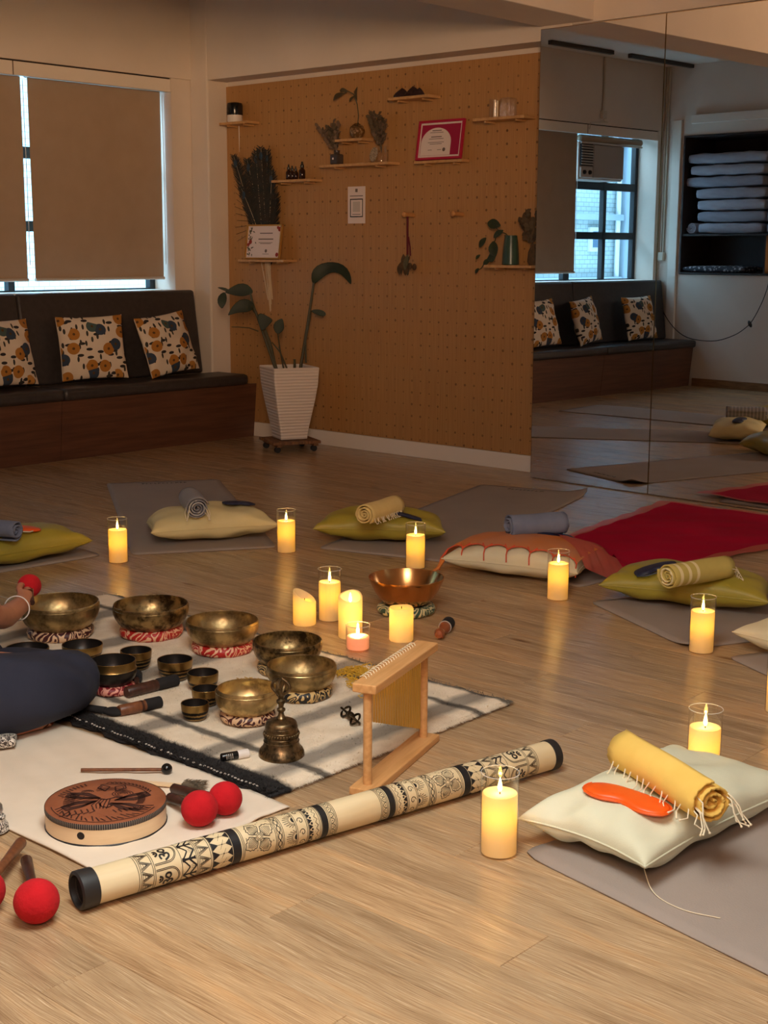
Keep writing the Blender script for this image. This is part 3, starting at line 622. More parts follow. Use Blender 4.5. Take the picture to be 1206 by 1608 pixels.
obj('glint_fill', MB().lathe([(.0, .004), (.028, .006), (.041, .021), (.0455, .044), (.036, .060), (.0, .064)], 24, cap0=False), mat('warm_glint_cream', rgb(236, 206, 156), .25, var=(rgb(150, 112, 70), 60, (1,1,1), .35, .5)), gv)  # cream fill added to colour in the globe's warm glint
obj('stem', MB().tube([(0, 0, .062), (.0, -.012, .13), (0, -.002, .20), (0, .03, .262), (0, .08, .285), (0, .11, .272)], .0032, 6), M_dgrn, gv)
M_gleaf = mat('dark_green_leaf', rgb(48, 58, 30), .45, var=(rgb(36, 44, 24), 16, (1,1,1)))
M_dleaf = mat('brown_green_leaf', rgb(72, 60, 36), .6)
for b_, tp, w_ in (((0, .11, .272), (-.01, .19, .235), .017), ((0, .08, .285), (-.01, .135, .29), .013), ((0, .0, .22), (-.01, -.012, .30), .012), ((0, .02, .25), (-.02, .045, .215), .010)):
    mb = MB(); leaf_blade(mb, b_, tp, w_, (-1, 0, .2)); obj('leaf', mb, M_dleaf, gv)
# dried flower jars
def dried(parent, n, H, spread, lean, seed, m1, m2, leafw=.007, z0=.05):
    r_ = random.Random(seed)
    for k in range(n):
        a = r_.uniform(-1, 1); h = H*r_.uniform(.6, 1.0); tip = Vector((r_.uniform(-.04, .01), lean*h + a*spread*h, z0+h))
        st = obj('stem', MB().tube([(0, 0, z0-.03), (tip.x*.4, tip.y*.35, z0+h*.5), tip], .0018, 4), m1, parent); mb = MB()
        for i in range(16):
            f = .3+.7*i/15; p = Vector((0, 0, z0-.03)).lerp(tip, f); q = p + Vector((r_.uniform(-.02, .012), r_.choice((-1, 1))*r_.uniform(.012, .028), r_.uniform(.004, .026))); leaf_blade(mb, p, q, leafw, (-1, 0, .3), .1, 3)
        obj('florets', mb, m2 if k % 2 else m1, st, kind='stuff')
M_dgry = mat('dusty_grey_flower', rgb(112, 92, 76), .9); M_dgry2 = mat('dusty_brown_flower', rgb(86, 72, 54), .9)
dj = thing('dried_flower_jar', 'dark square jar with spreading dried flowers on the long shelf', 'vase', (6.345, 6.085, 1.766))
obj('jar', MB().box((-.03, -.032, 0), (.03, .032, .062)), mat('smoky_jar', rgb(66, 56, 52), .25), dj, smooth=False, bevel=.008); obj('jar_neck', MB().lathe([(.022, .06), (.018, .066), (.02, .085)], 16, cap1=False), bpy.data.materials['smoky_jar'], dj)
obj('jar_tag', MB().lathe([(.0, 0), (.007, .001), (.0, .002)], 12, mtx=Matrix.Translation((-.034, 0, .034)) @ Matrix.Rotation(-pi/2, 4, 'Y')), M_paper, dj)
dried(dj, 15, .16, .85, .45, 8, M_dgry, M_dgry2, .0105, .09)
dj = thing('tagged_flower_jar', 'glass jar with a round woven tag and tall dried flowers', 'vase', (6.345, 5.715, 1.766))
obj('jar', MB().lathe([(.036, 0), (.042, .006), (.042, .055), (.03, .075), (.03, .092), (.034, .095)], 22, cap1=False), M_glass, dj)
tg = obj('round_tag', MB().lathe([(0, 0), (.036, .0), (.038, .002), (.036, .004), (0, .004)], 24, mtx=Matrix.Translation((-.046, .02, .045)) @ Matrix.Rotation(-pi/2+.25, 4, 'Y') @ Matrix.Diagonal((1.15, .8, 1, 1))), mat('woven_tag', rgb(176, 158, 136), .8, var=(rgb(120, 104, 88), 160, (1,1,1), .45, .55)), dj)
dried(dj, 15, .21, .34, .06, 9, M_dgry2, M_dgry, .0105, .085)
# mountain rocks
M_rock = mat('dark_violet_rock', rgb(54, 30, 34), .8, var=(rgb(36, 20, 24), 30, (1,1,1)), bump=(60, .5))
def crag(w, h, seed, peak):
    r_ = random.Random(seed); return MB().lathe([(w, 0), (w*.93, h*.18), (w*.66, h*.45), (w*.36, h*.74), (w*.1, h*.95), (0, h)], 14, rfun=lambda a, z: 1+.18*sin(3*a+seed)+.1*sin(7*a+z*90+seed*2))
rk = thing('rock_ornament', 'dark twin peaked rock ornament on the top beech shelf', 'ornament', (6.345, 5.49, 2.129))
for y, w_, h_, sd in ((.06, .05, .055, 1), (-.02, .06, .058, 4), (-.07, .038, .047, 7)):
    obj('peak', crag(w_, h_, sd, 0), M_rock, rk, loc=(0, y, 0), sharp=25)
for y in (.075, .05, -.01, -.06): obj('twig', MB().tube([(0, y, .03), (-.004, y+.006, .07), (0, y+.01, .083)], .003, 5), M_pegw, rk)
# clear glass with light stripes
gs = thing('clear_tumbler', 'small clear glass with a bright streak on the shelf near the mirror', 'glass', (6.345, 4.865, 1.975))
obj('tumbler', MB().lathe([(.028, 0), (.032, .004), (.034, .085), (.036, .1)], 24, cap1=False), M_glass, gs); obj('streak_rod', MB().tube([(0, .008, .004), (0, .004, .096)], .007, 10), mat('pale_streak', rgb(232, 214, 190), .25), gs)  # pale rods put the bright streaks of the glass into shape
obj('streak_rod', MB().tube([(0, -.012, .004), (0, -.014, .09)], .006, 10), bpy.data.materials['pale_streak'], gs)
gs2 = thing('square_glass', 'square clear glass holder beside the small tumbler', 'glass', (6.345, 4.775, 1.975)); obj('holder', MB().box((-.034, -.034, 0), (.034, .034, .1)), M_glass, gs2, smooth=False, bevel=.004)
# green vase and trailing plant
M_vase = mat('teal_green_glaze', rgb(62, 88, 74), .3, var=(rgb(50, 72, 62), 6, (8,8,1)))
vs_ = thing('green_vase', 'tapered green vase with trailing pothos leaves on a shelf', 'vase', (6.345, 4.738, 1.171))
obj('vase_body', MB().lathe([(.044, 0), (.048, .004), (.046, .06), (.040, .12), (.0345, .162), (.0315, .162), (.030, .13)], 28, cap1=False), M_vase, vs_)
obj('vine', MB().tube([(0, 0, .14), (-.01, .03, .172), (-.02, .06, .182), (-.02, .09, .16), (-.02, .105, .11), (-.02, .13, .06), (-.02, .15, .03), (-.02, .19, -.02), (-.02, .21, -.03)], .0028, 6), M_gleaf, vs_)
obj('vine', MB().tube([(-.02, .06, .182), (-.02, .10, .21), (-.02, .12, .22)], .002, 5), M_gleaf, vs_)
for b_, tp, w_ in (((-.02, .06, .215), (-.03, .145, .232), .028), ((-.02, .04, .19), (-.03, .1, .15), .018), ((-.02, .16, .15), (-.03, .20, .095), .018), ((-.02, .11, .13), (-.03, .085, .045), .03), ((-.02, .09, .05), (-.03, .135, .02), .024), ((-.02, .13, .03), (-.03, .17, -.005), .016), ((-.02, .20, .055), (-.03, .225, .03), .010), ((-.02, .21, -.02), (-.03, .225, -.05), .01)):
    mb = MB(); leaf_blade(mb, b_, tp, w_, (-1, -.2, .2), .08); obj('leaf', mb, M_gleaf, vs_)
dk = thing('dried_leaf_vase', 'small brown vase of dried brown leaves beside the mirror edge', 'vase', (6.35, 4.59, 1.171))
obj('vase_body', MB().lathe([(.02, 0), (.03, .02), (.026, .07), (.014, .10), (.017, .115)], 20, cap1=False), M_dry, dk); dried(dk, 12, .17, .45, .25, 12, M_dry, M_dgry2, .014, .115)

# ------------------------------------------------------------------ potted plant on its dolly
M_pot = NT('white_ribbed_planter'); wv = M_pot.n('ShaderNodeTexWave', wave_type='BANDS', bands_direction='Z'); wv.inputs['Scale'].default_value = 16; wv.inputs['Distortion'].default_value = .8; wv.inputs['Detail'].default_value = 1
M_pot.l(M_pot.mapping((.6, .6, 1)), wv.inputs[0]); M_pot.set(color=rgb(226, 212, 200), rough=.5); M_pot.bump(wv.outputs['Fac'], .5, .006); M_pot = M_pot.m
pl = thing('planter', 'tall tapered white planter with a dark leafy plant on a wheeled wooden dolly', 'potted plant', (6.105, 6.275, 0), radians(-25.5))
mb = MB(); rings = [(.088, .075), (.092, .12), (.110, .22), (.128, .32), (.143, .42), (.148, .50), (.150, .53), (.136, .53), (.132, .50)]; vs = []
for h_, z in rings: vs += [(-h_, -h_, z), (h_, -h_, z), (h_, h_, z), (-h_, h_, z)]
fs = [(4*i+k, 4*i+(k+1) % 4, 4*i+4+(k+1) % 4, 4*i+4+k) for i in range(len(rings)-1) for k in range(4)] + [(3, 2, 1, 0)]
obj('pot', mb.add(vs, fs), M_pot, pl, smooth=False, bevel=.006); obj('soil', MB().box((-.132, -.132, .42), (.132, .132, .505)), mat('dark_soil', rgb(46, 34, 26), .95, bump=(90, .8)), pl, smooth=False)
M_slat = mat('rustic_pine_slat', rgb(138, 96, 58), .7, var=(rgb(92, 58, 34), 8, (12, 1, 1)))
dl = thing('plant_dolly', 'slatted rustic wooden plant dolly with four dark casters', 'dolly', (6.105, 6.275, 0), radians(-25.5))
for k in range(6): obj('slat', MB().box((-.155, -.155+k*.053, .052), (.155, -.155+k*.053+.042, .07)), M_slat, dl, smooth=False, bevel=.002)
for sx_ in (-.13, .11): obj('rail', MB().box((sx_, -.15, .038), (sx_+.03, .15, .052)), M_slat, dl, smooth=False)
for sx_ in (-1, 1):
    for sy_ in (-1, 1): obj('caster', MB().lathe([(.0, -.011), (.019, -.011), (.019, .011), (0, .011)], 16, mtx=Matrix.Translation((sx_*.12, sy_*.115, .019)) @ Matrix.Rotation(pi/2, 4, 'X')), M_cable, dl)
M_stem = mat('plant_stem_green', rgb(70, 64, 40), .6); M_pleaf = mat('glossy_dark_leaf', rgb(34, 46, 22), .6, var=(rgb(24, 34, 16), 9, (1,1,1)))
inv = (Matrix.Translation((6.105, 6.275, 0)) @ Matrix.Rotation(radians(-25.5), 4, 'Z')).inverted()
def wl(p): return inv @ Vector(p)
for pts, r0 in (([(6.05,6.31,.45),(6.034,6.327,.519),(6.012,6.416,.746),(5.996,6.478,.903),(5.99,6.50,.98)], .010), ([(6.06,6.33,.45),(6.05,6.382,.667),(6.03,6.45,.824),(6.0,6.48,.87),(5.96,6.46,.90)], .009), ([(6.05,6.30,.45),(6.03,6.36,.64),(6.0,6.385,.75)], .007), ([(6.07,6.27,.45),(6.04,6.29,.64),(6.01,6.275,.74)], .006), ([(6.11,6.26,.45),(6.06,6.31,.62),(6.03,6.35,.68)], .006),
        ([(6.17,6.24,.45),(6.176,6.244,.519),(6.213,6.245,.665),(6.262,6.247,.863),(6.29,6.235,1.05)], .012), ([(6.19,6.21,.55),(6.185,6.206,.689),(6.223,6.203,.826),(6.21,6.18,.875)], .006), ([(6.12,6.24,.45),(6.11,6.23,.53),(6.105,6.225,.575)], .011), ([(6.0,6.44,.745),(5.97,6.49,.765),(5.93,6.55,.77),(5.9,6.58,.77)], .004)):
    obj('plant_stem', MB().tube([wl(p) for p in pts], [r0*(1-.35*i/(len(pts)-1)) for i in range(len(pts))], 8), M_stem, pl)
def leaf_path(spine, widths, nrm):
    mb = MB(); vs = []; nn = Vector(nrm).normalized(); n = len(spine)
    for i, (p, w_) in enumerate(zip(spine, widths)):
        p = Vector(p); d = Vector(spine[min(i+1, n-1)]) - Vector(spine[max(i-1, 0)]); s_ = d.cross(nn).normalized(); up_ = s_.cross(d).normalized()
        vs += [wl(p + s_*w_ + up_*w_*.22), wl(p), wl(p - s_*w_ + up_*w_*.22)]
    return mb.add(vs, [q for i in range(n-1) for q in ((3*i, 3*i+1, 3*i+4, 3*i+3), (3*i+1, 3*i+2, 3*i+5, 3*i+4))])
NV = (-.70, -.70, .15)
for sp_, ws in (([(6.0,6.485,.985),(5.985,6.52,1.0),(5.95,6.56,1.0),(5.915,6.60,.99),(5.89,6.625,.985)], (.008, .042, .045, .022, .003)), ([(5.99,6.46,.90),(5.955,6.475,.905),(5.915,6.50,.905),(5.88,6.53,.88),(5.85,6.555,.845)], (.008, .045, .045, .026, .003)),
        ([(5.92,6.60,.985),(5.89,6.62,1.005),(5.86,6.66,1.015)], (.004, .014, .002)), ([(5.885,6.62,.985),(5.865,6.62,.955),(5.85,6.615,.915),(5.85,6.61,.885)], (.008, .032, .030, .004)),
        ([(5.985,6.39,.75),(5.99,6.385,.79),(6.0,6.38,.825),(6.01,6.375,.845)], (.006, .034, .055, .045)), ([(6.01,6.275,.735),(6.015,6.275,.765),(6.02,6.27,.80),(6.03,6.255,.83)], (.01, .038, .036, .004)),
        ([(6.285,6.235,1.04),(6.285,6.215,1.085),(6.305,6.195,1.12),(6.345,6.155,1.142),(6.36,6.095,1.142),(6.37,6.04,1.118),(6.365,6.0,1.07),(6.36,5.98,1.04)], (.008, .038, .046, .036, .034, .030, .018, .003)),
        ([(6.20,6.17,.875),(6.225,6.14,.868),(6.245,6.11,.858),(6.255,6.098,.85)], (.006, .02, .02, .008))):
    obj('leaf', leaf_path(sp_, ws, NV), M_pleaf, pl, sub=1, solid=.0012)

# ------------------------------------------------------------------ yoga mats
M_mat = mat('taupe_mat_rubber', rgb(158, 144, 134), .85, var=(rgb(150, 137, 128), 3, (1,1,1)), bump=(240, .25))
M_matink = mat('dark_mat_print', rgb(70, 62, 58), .9)
MG_ = 'yoga mats laid out in a ring'
def yoga_mat(label, fl_, d, w=.61, l=1.83, curl=(), z=.0, thk=.004, mark=None):
    """fl_ = front left corner seen from the ring, d = direction away from the ring"""
    d = Vector((d[0], d[1], 0)).normalized(); r = Vector((d.y, -d.x, 0)); c = Vector((fl_[0], fl_[1], 0)) + r*w/2 + d*l/2
    o = thing('yoga_mat', label, 'mat', (c.x, c.y, z), atan2(r.y, r.x), MG_)
    rad = .03
    def f(u, v):
        x, y = (u-.5)*w, (v-.5)*l; ax, ay = abs(x)-(w/2-rad), abs(y)-(l/2-rad)
        if ax > 0 and ay > 0:
            q = sqrt(ax*ax+ay*ay)
            if q > rad: x = math.copysign(w/2-rad+ax*rad/q, x); y = math.copysign(l/2-rad+ay*rad/q, y)
        zz = 0
        for cx, cy, h_, R_ in curl:
            dd = sqrt((x-cx*w/2)**2+(y-cy*l/2)**2)
            if dd < R_: zz += h_*(1-dd/R_)**2
        return (x, y, thk/2+.0005+zz+.0006*sin(9*y+3*x)**2)
    us = 20; mb = MB().grid(f, us, 44)
    s = obj('mat_sheet', mb, M_mat, o, solid=thk, sharp=0)
    if mark:
        mk = MB(); rr_ = random.Random(3); x = -.12
        for k in range(mark):
            wd = rr_.uniform(.012, .02)
            mk.box((x, l/2-.085, thk+.0013), (x+.005, l/2-.06, thk+.0017)).box((x, l/2-.064+rr_.choice((0, -.019, -.01)), thk+.0013), (x+wd, l/2-.060+rr_.choice((0, -.019, -.01)), thk+.0017))
            x += wd+.007
        obj('printed_mark', mk, M_matink, o, smooth=False, kind='stuff')
    return o
yoga_mat('taupe yoga mat under the olive cushion with the blue roll', (2.79, 4.66), (.08, .99))
yoga_mat('taupe yoga mat with small dark print under the pale yellow cushion', (3.487, 4.528), (.555, .832), mark=11)
yoga_mat('taupe yoga mat with a curled corner by the mirror', (4.105, 4.055), (.963, .27), curl=((1, 1, .035, .16),), mark=9)
yoga_mat('taupe yoga mat hidden beneath the red shawl', (4.31, 3.455), (.998, -.05), w=.62, curl=((-1, -1, .012, .1),))
yoga_mat('taupe yoga mat under the olive cushion nearest the red shawl', (4.12, 2.69), (.886, -.46), w=.64, curl=((1, -1, .018, .12),))
yoga_mat('taupe yoga mat under the cropped cream cushion', (3.83, 1.985), (.886, -.46))
yoga_mat('large taupe yoga mat beneath the mint cushion at the front', (2.955, 1.475), (-.18, -.983), w=.735, curl=((-1, -1, .02, .14), (1, -1, .004, .1)))

# ------------------------------------------------------------------ floor cushions, rolls and eye masks
def satin(name, c1, c2, rough=.45, sheen=0):
    t = NT(name); t.set(color=t.ramp(t.noise(5, 4), [(.3, rgb(*c2)), (.7, rgb(*c1))]), rough=rough, sheen=sheen)
    t.bump(t.math('ADD', t.noise(9, 3, rough=.5), t.math('MULTIPLY', t.noise(420, 2), .12)), .35, .012); return t.m
M_olive = satin('olive_satin', (172, 156, 58), (158, 142, 48)); M_paleyel = satin('pale_yellow_cotton', (226, 212, 160), (216, 200, 146), .7); M_mint = satin('mint_grey_cotton', (218, 216, 190), (208, 207, 180), .75); M_cream = satin('cream_cotton', (232, 222, 188), (224, 212, 176), .7)
ZM = .0055
def floor_cushion(label, Lp, Rp, away, depth, m, ht=.08, hb=.062, seed=0, wr=.006, taper=.14):
    L_, R_ = Vector((*Lp, 0)), Vector((*Rp, 0)); u = (R_-L_); w = u.length; ang = atan2(u.y, u.x); a = Vector((*away, 0)).normalized()
    c = (L_+R_)/2 + a*depth/2
    o = thing('floor_cushion', label, 'cushion', (c.x, c.y, hb+ZM), ang, 'floor cushions in the ring')
    mb = pillow_mesh(w*1.03, depth*1.05, ht, 30, wr, seed, .82, hb, .36); sg_ = 1 if (Vector((-u.y, u.x, 0)).dot(a) > 0) else -1
    def warp_(x, y, z): f = max(0, sg_*y/(depth/2)); return (x*(1-taper*f*.5*(1+f)), y, z - .022*f*abs(x/(w/2))**3*(taper > 0))
    mb.v = [warp_(*p) for p in mb.v]
    nu = 31; 
    cv = obj('cover', mb, m, o, sharp=0, weld=True, sub=1)
    # seam piping round the edge
    k = .18; pts = []
    for q in range(81):
        s_ = q/80*4; e = int(s_) % 4; f = (s_-int(s_))*2-1
        uu, vv = ((f, -1), (1, f), (-f, 1), (-1, -f))[e]
        x, y = uu*w*1.03/2, vv*depth*1.05/2; x *= 1-k*(1-vv*vv)*uu*uu*.55; y *= 1-k*(1-uu*uu)*vv*vv*.55; pts.append(warp_(x, y, .0))
    obj('seam_piping', MB().tube(pts, .0022, 6), m, cv)
    o['top'] = ht; o['cw'] = w*1.03; o['cd'] = depth*1.05; return o
P1 = floor_cushion('olive cushion carrying the blue roll and orange eye mask', (2.80, 4.665), (3.351, 4.633), (.07, 1), .30, M_olive, seed=1)
P2 = floor_cushion('pale yellow cushion carrying the grey roll', (3.625, 4.56), (4.10, 4.30), (.48, .877), .34, M_paleyel, .075, .066, seed=2)
P3 = floor_cushion('olive cushion carrying the cream fringed roll', (4.159, 4.123), (4.484, 3.673), (.81, .585), .30, M_olive, .072, .064, seed=3)
P4 = floor_cushion('cream cushion half covered by the orange shawl', (4.10, 3.354), (4.24, 2.83), (.966, .26), .36, M_cream, .075, .06, seed=4, taper=.06)
P5 = floor_cushion('olive cushion carrying the yellow striped roll beside the red shawl', (4.136, 2.651), (4.311, 2.098), (.953, .30), .31, M_olive, .072, .064, seed=5)
P6 = floor_cushion('cream cushion cropped by the frame edge', (3.906, 1.999), (3.78, 1.46), (.97, -.23), .36, M_cream, .07, .06, seed=6)
P7 = floor_cushion('large mint grey cushion carrying the golden roll and orange mask', (2.846, 1.59), (2.275, 1.63), (-.10, -.99), .31, M_mint, .074, .055, seed=7, wr=.010, taper=0)
def top_z(P, x, y, w, d):
    a = -P.rotation_euler.z; dx, dy_ = x-P.location.x, y-P.location.y; lx, ly = dx*cos(a)-dy_*sin(a), dx*sin(a)+dy_*cos(a)
    u, v = min(.98, abs(lx/(w/2))), min(.98, abs(ly/(d/2))); return P.location.z + P['top']*((1-u*u)*(1-v*v))**.36
def on(P, x, y, lift=.0): return top_z(P, x, y, P['cw'], P['cd']) + lift
def knit(name, c1, c2, stripes=None, axis=0):
    t = NT(name); w_ = t.n('ShaderNodeTexWave', wave_type='BANDS', bands_direction='XYZ'[axis]); w_.inputs['Scale'].default_value = 130; t.l(t.tc(), w_.inputs[0])
    base = t.ramp(t.noise(9, 3), [(.35, rgb(*c2)), (.65, rgb(*c1))])
    if stripes:
        sx_ = t.n('ShaderNodeSeparateXYZ'); t.l(t.tc(), sx_.inputs[0]); m = t.math('LESS_THAN', t.math('FRACT', t.math('MULTIPLY', sx_.outputs[0], stripes[1])), .35)
        m = t.math('MULTIPLY', m, t.math('LESS_THAN', sx_.outputs[0], stripes[2])); base = t.mix(m, base, rgb(*stripes[0]))
    t.set(color=base, rough=.95); t.bump(t.math('ADD', w_.outputs['Fac'], t.noise(300, 2)), .3, .002); return t.m
M_fringe = mat('cream_cotton_fringe', rgb(232, 218, 188), .95)
def roll(label, p0, p1, R, m, turns=3.4, flap=True, fr0=0, fr1=0, seed=0, frside=0, z=None, bumpy=.0):
    """rolled towel with its spiral end at p0; p0, p1 on the cushion, z the underside"""
    A, B = Vector((*p0, 0)), Vector((*p1, 0)); d = B-A; L_ = d.length; c = (A+B)/2
    o = thing('towel_roll', label, 'towel', (c.x, c.y, z), atan2(d.y, d.x), 'rolled towels on the floor cushions')
    n, m_ = 110, 12; r_ = random.Random(seed); vs = []; ph = r_.uniform(0, 6)
    for i in range(n+1):
        f = i/n; a = f*turns*2*pi + ph*.0 + pi*.5; rr = R*(.10+.90*f)
        for j in range(m_+1):
            x = (j/m_-.5)*L_; endw = (r_.uniform(-.0025, .0025) if j in (0, m_) else 0) + (.004*sin(f*9) if j in (0, m_) else 0)
            sag = .93; q = rr*(1+.025*sin(a*2+j*.7+seed)+bumpy*sin(3*a+j))
            vs.append((x+endw, q*cos(a), R*sag + q*sin(a)*sag))
    fs = [(i*(m_+1)+j, i*(m_+1)+j+1, (i+1)*(m_+1)+j+1, (i+1)*(m_+1)+j) for i in range(n) for j in range(m_)]
    body = obj('rolled_cloth', MB().add(vs, fs), m, o, solid=.0055, sharp=0)
    def strands(name, x0, xs, cnt, dirx, yside):
        mb = MB()
        for k in range(cnt):
            y0 = (1 if k % 2 else -1)*R*r_.uniform(.62, .98) if yside == 0 else yside*R*.75; xx = x0 if yside == 0 else -L_/2+.02+(L_-.04)*k/max(1, cnt-1)
            zz = R*.93 + sqrt(max(0, R*R-y0*y0))*r_.uniform(-.5, .5); ln = r_.uniform(.024, .042)
            if yside: pts = [(xx, yside*R*.9, R*.8), (xx+r_.uniform(-.01, .01), yside*(R*1.05), R*.35), (xx+r_.uniform(-.01, .01), yside*(R*1.08+ln*.16), .008)]
            else: pts = [(xx-dirx*.012, y0, zz), (xx+dirx*.010, y0*1.05, zz-.004), (xx+dirx*ln*.7, y0*1.15+r_.uniform(-.01, .01), max(.005, zz-ln*.7)), (xx+dirx*ln, y0*1.2+r_.uniform(-.014, .014), max(.003, zz-ln*1.5))]
            mb.tube(pts, .0016, 5); mb.ball(pts[-1], .0027, 6, 5)
        obj(name, mb, M_fringe, o, kind='stuff')
    if fr0: strands('fringe', -L_/2, 0, fr0, -1, 0)
    if fr1: strands('fringe', L_/2, 0, fr1, 1, 0)
    if frside: strands('fringe', 0, 0, abs(frside), 0, 1 if frside > 0 else -1)
    return o
M_gold = knit('golden_cotton', (246, 206, 108), (238, 196, 96)); M_creamk = knit('cream_towel', (236, 208, 138), (228, 198, 126)); M_bluek = knit('slate_blue_towel', (132, 138, 158), (118, 124, 146)); M_greyk = knit('grey_striped_towel', (146, 142, 144), (132, 128, 132), ((176, 172, 170), 42, 9)); M_ygk = knit('yellow_striped_towel', (212, 190, 104), (202, 180, 96), ((238, 222, 170), 26, -.01))
roll('golden rolled towel with cream tassels on the mint cushion', (2.395, 1.255), (2.535, 1.545), .049, M_gold, 3.0, fr0=9, frside=13, seed=1, z=on(P7, 2.46, 1.40, -.012))
roll('slate blue roll on the olive cushion at the frame edge', (3.005, 4.62), (2.90, 4.86), .045, M_bluek, 2.6, seed=2, z=.122)
roll('grey roll with cream tassels on the pale yellow cushion', (3.785, 4.455), (3.93, 4.68), .050, M_greyk, 4.2, fr0=9, seed=3, z=.120)
roll('cream fringed roll on the middle olive cushion', (4.165, 3.845), (4.425, 3.90), .047, M_creamk, 3.4, frside=-16, seed=4, z=.122)
roll('slate blue roll on the orange draped cushion', (4.335, 3.225), (4.55, 3.11), .048, M_bluek, 3.4, seed=5, z=on(P4, 4.44, 3.17, .002))
roll('yellow roll with cream stripes on the olive cushion by the shawl', (4.06, 2.345), (4.33, 2.27), .047, M_ygk, 3.8, fr1=11, seed=6, z=.121)
def eye_mask(label, c, ang, z, m, strap=True, tilt=(0, 0), L_=.2, W_=.085, flapm=None):
    o = thing('eye_mask', label, 'eye mask', (c[0], c[1], z), ang, 'eye masks on the floor cushions'); o.rotation_euler = (tilt[0], tilt[1], ang)
    N = 44; top, vs = [], []
    def outline(k):
        a = 2*pi*k/N; x = L_/2*math.copysign(abs(cos(a))**.75, cos(a)); y = W_/2*math.copysign(abs(sin(a))**.8, sin(a))
        if y < 0: y *= 1-.45*math.exp(-(x/(.16*L_))**2)
        return x, y
    rows = [(1.0, 0), (1.0, .006), (.9, .011), (.6, .014), (.25, .015)]
    for s_, zz in rows: vs += [(outline(k)[0]*s_, outline(k)[1]*s_, zz) for k in range(N)]
    fs = [(i*N+k, i*N+(k+1) % N, (i+1)*N+(k+1) % N, (i+1)*N+k) for i in range(len(rows)-1) for k in range(N)] + [tuple(range(N-1, -1, -1)), tuple((len(rows)-1)*N+k for k in range(N))]
    pad = obj('padded_mask', MB().add(vs, fs), m, o, sub=1, sharp=0)
    obj('binding', MB().tube([(*outline(k % N), .004) for k in range(N+1)], .0035, 6), m, o)
    if strap: obj('strap', MB().tube([(-L_*.46, .0, .006), (-L_*.50, -W_*.45, .004), (-L_*.3, -W_*.66, .003), (0, -W_*.60, .003), (L_*.3, -W_*.64, .003), (L_*.47, 0, .006)], .0025, 5), strap if strap is not True else M_fringe, o)
    return o
M_orange = mat('orange_satin', rgb(238, 92, 22), .4, bump=(18, .15)); M_navy = mat('navy_satin', rgb(30, 34, 62), .5, bump=(18, .15))
eye_mask('orange eye mask lying beside the golden roll', (2.378, 1.445), -pi/2, on(P7, 2.378, 1.445, -.004), M_orange, False, (.0, .03))
eye_mask('orange eye mask with a white strap beside the slate blue roll', (3.07, 4.74), -.6, on(P1, 3.07, 4.74, .0), M_orange, True, (0, .1))
eye_mask('navy eye mask on the pale yellow cushion', (4.06, 4.50), -.25, on(P2, 4.06, 4.50, .003), M_navy, False, (0, .12), .15, .075)
eye_mask('navy eye mask beside the cream fringed roll', (4.415, 3.84), -.9, on(P3, 4.415, 3.84, .001), M_navy, False, (-.1, .25), .18, .08)
eye_mask('navy eye mask under the slate blue roll on the orange shawl', (4.50, 3.12), -.5, on(P4, 4.50, 3.12, .010), M_navy, False, (0, .2), .18, .08)
eye_mask('navy eye mask with a coiled strap beside the yellow striped roll', (4.25, 2.50), -.8, on(P5, 4.25, 2.50, .002), M_navy, M_navy, (.1, -.25), .15, .07)
th_ = obj('loose_thread', MB().tube(smooth_path([(2.325, 1.375, .055), (2.28, 1.335, .024), (2.245, 1.29, .008), (2.228, 1.22, .0068), (2.245, 1.15, .0068)]), .0010, 5), M_fringe); tag(th_, 'loose pale thread trailing from the mint cushion onto the mat', 'thread')

# ------------------------------------------------------------------ red and orange shawl
t = NT('crimson_gauze'); f_ = t.noise(2.6, 4); t.set(color=t.ramp(f_, [(.3, rgb(158, 4, 44)), (.7, rgb(182, 6, 54))]), rough=.85, spec=.1); w_ = t.noise(300, 2, t.mapping((1, 9, 1))); t.bump(w_, .2, .002); M_red = t.m
t = NT('sheer_pink_gauze'); t.set(color=rgb(206, 92, 76), rough=.8, alpha=.72); M_redsheer = t.m
t = NT('sheer_orange_gauze'); t.set(color=t.ramp(t.noise(3.4, 3), [(.4, rgb(226, 128, 46)), (.62, rgb(206, 132, 92))]), rough=.7, alpha=.86); M_orsheer = t.m
sh = thing('shawl', 'crimson gauze shawl spread over the mat with orange border on the cushion', 'shawl', (4.9, 3.1, 0))
def SW(p): return (p[0]-4.9, p[1]-3.1, p[2])
c4w, c4d = .5424*1.03, .36*1.05
def drape(x, y, base=.0075): return max(base, top_z(P4, x, y, c4w*.99, c4d*.99) + .004 if inside4(x, y) else base)
a4 = P4.rotation_euler.z
def loc4(x, y):
    dx, dy_ = x-P4.location.x, y-P4.location.y; return dx*cos(a4)+dy_*sin(a4), -dx*sin(a4)+dy_*cos(a4)
def glob4(lx, ly): return (P4.location.x+lx*cos(a4)-ly*sin(a4), P4.location.y+lx*sin(a4)+ly*cos(a4))
def inside4(x, y):
    lx, ly = loc4(x, y); return abs(lx) < c4w/2 and abs(ly) < c4d/2
def prof4(lx, ly):                                       # cushion surface height at local position, falling to the mat outside
    u, v = abs(lx)/(c4w/2), abs(ly)/(c4d/2)
    z1 = P4.location.z + P4['top']*(max(0, 1-u*u)*max(0, 1-v*v))**.36 if u < 1 and v < 1 else 0
    e = max(u, v); fall = max(0, 1-(e-1)/.28); z2 = P4.location.z*fall*(1 if e >= 1 else 1)
    return max(.0085, (z1 if e < 1 else z2)+.010)
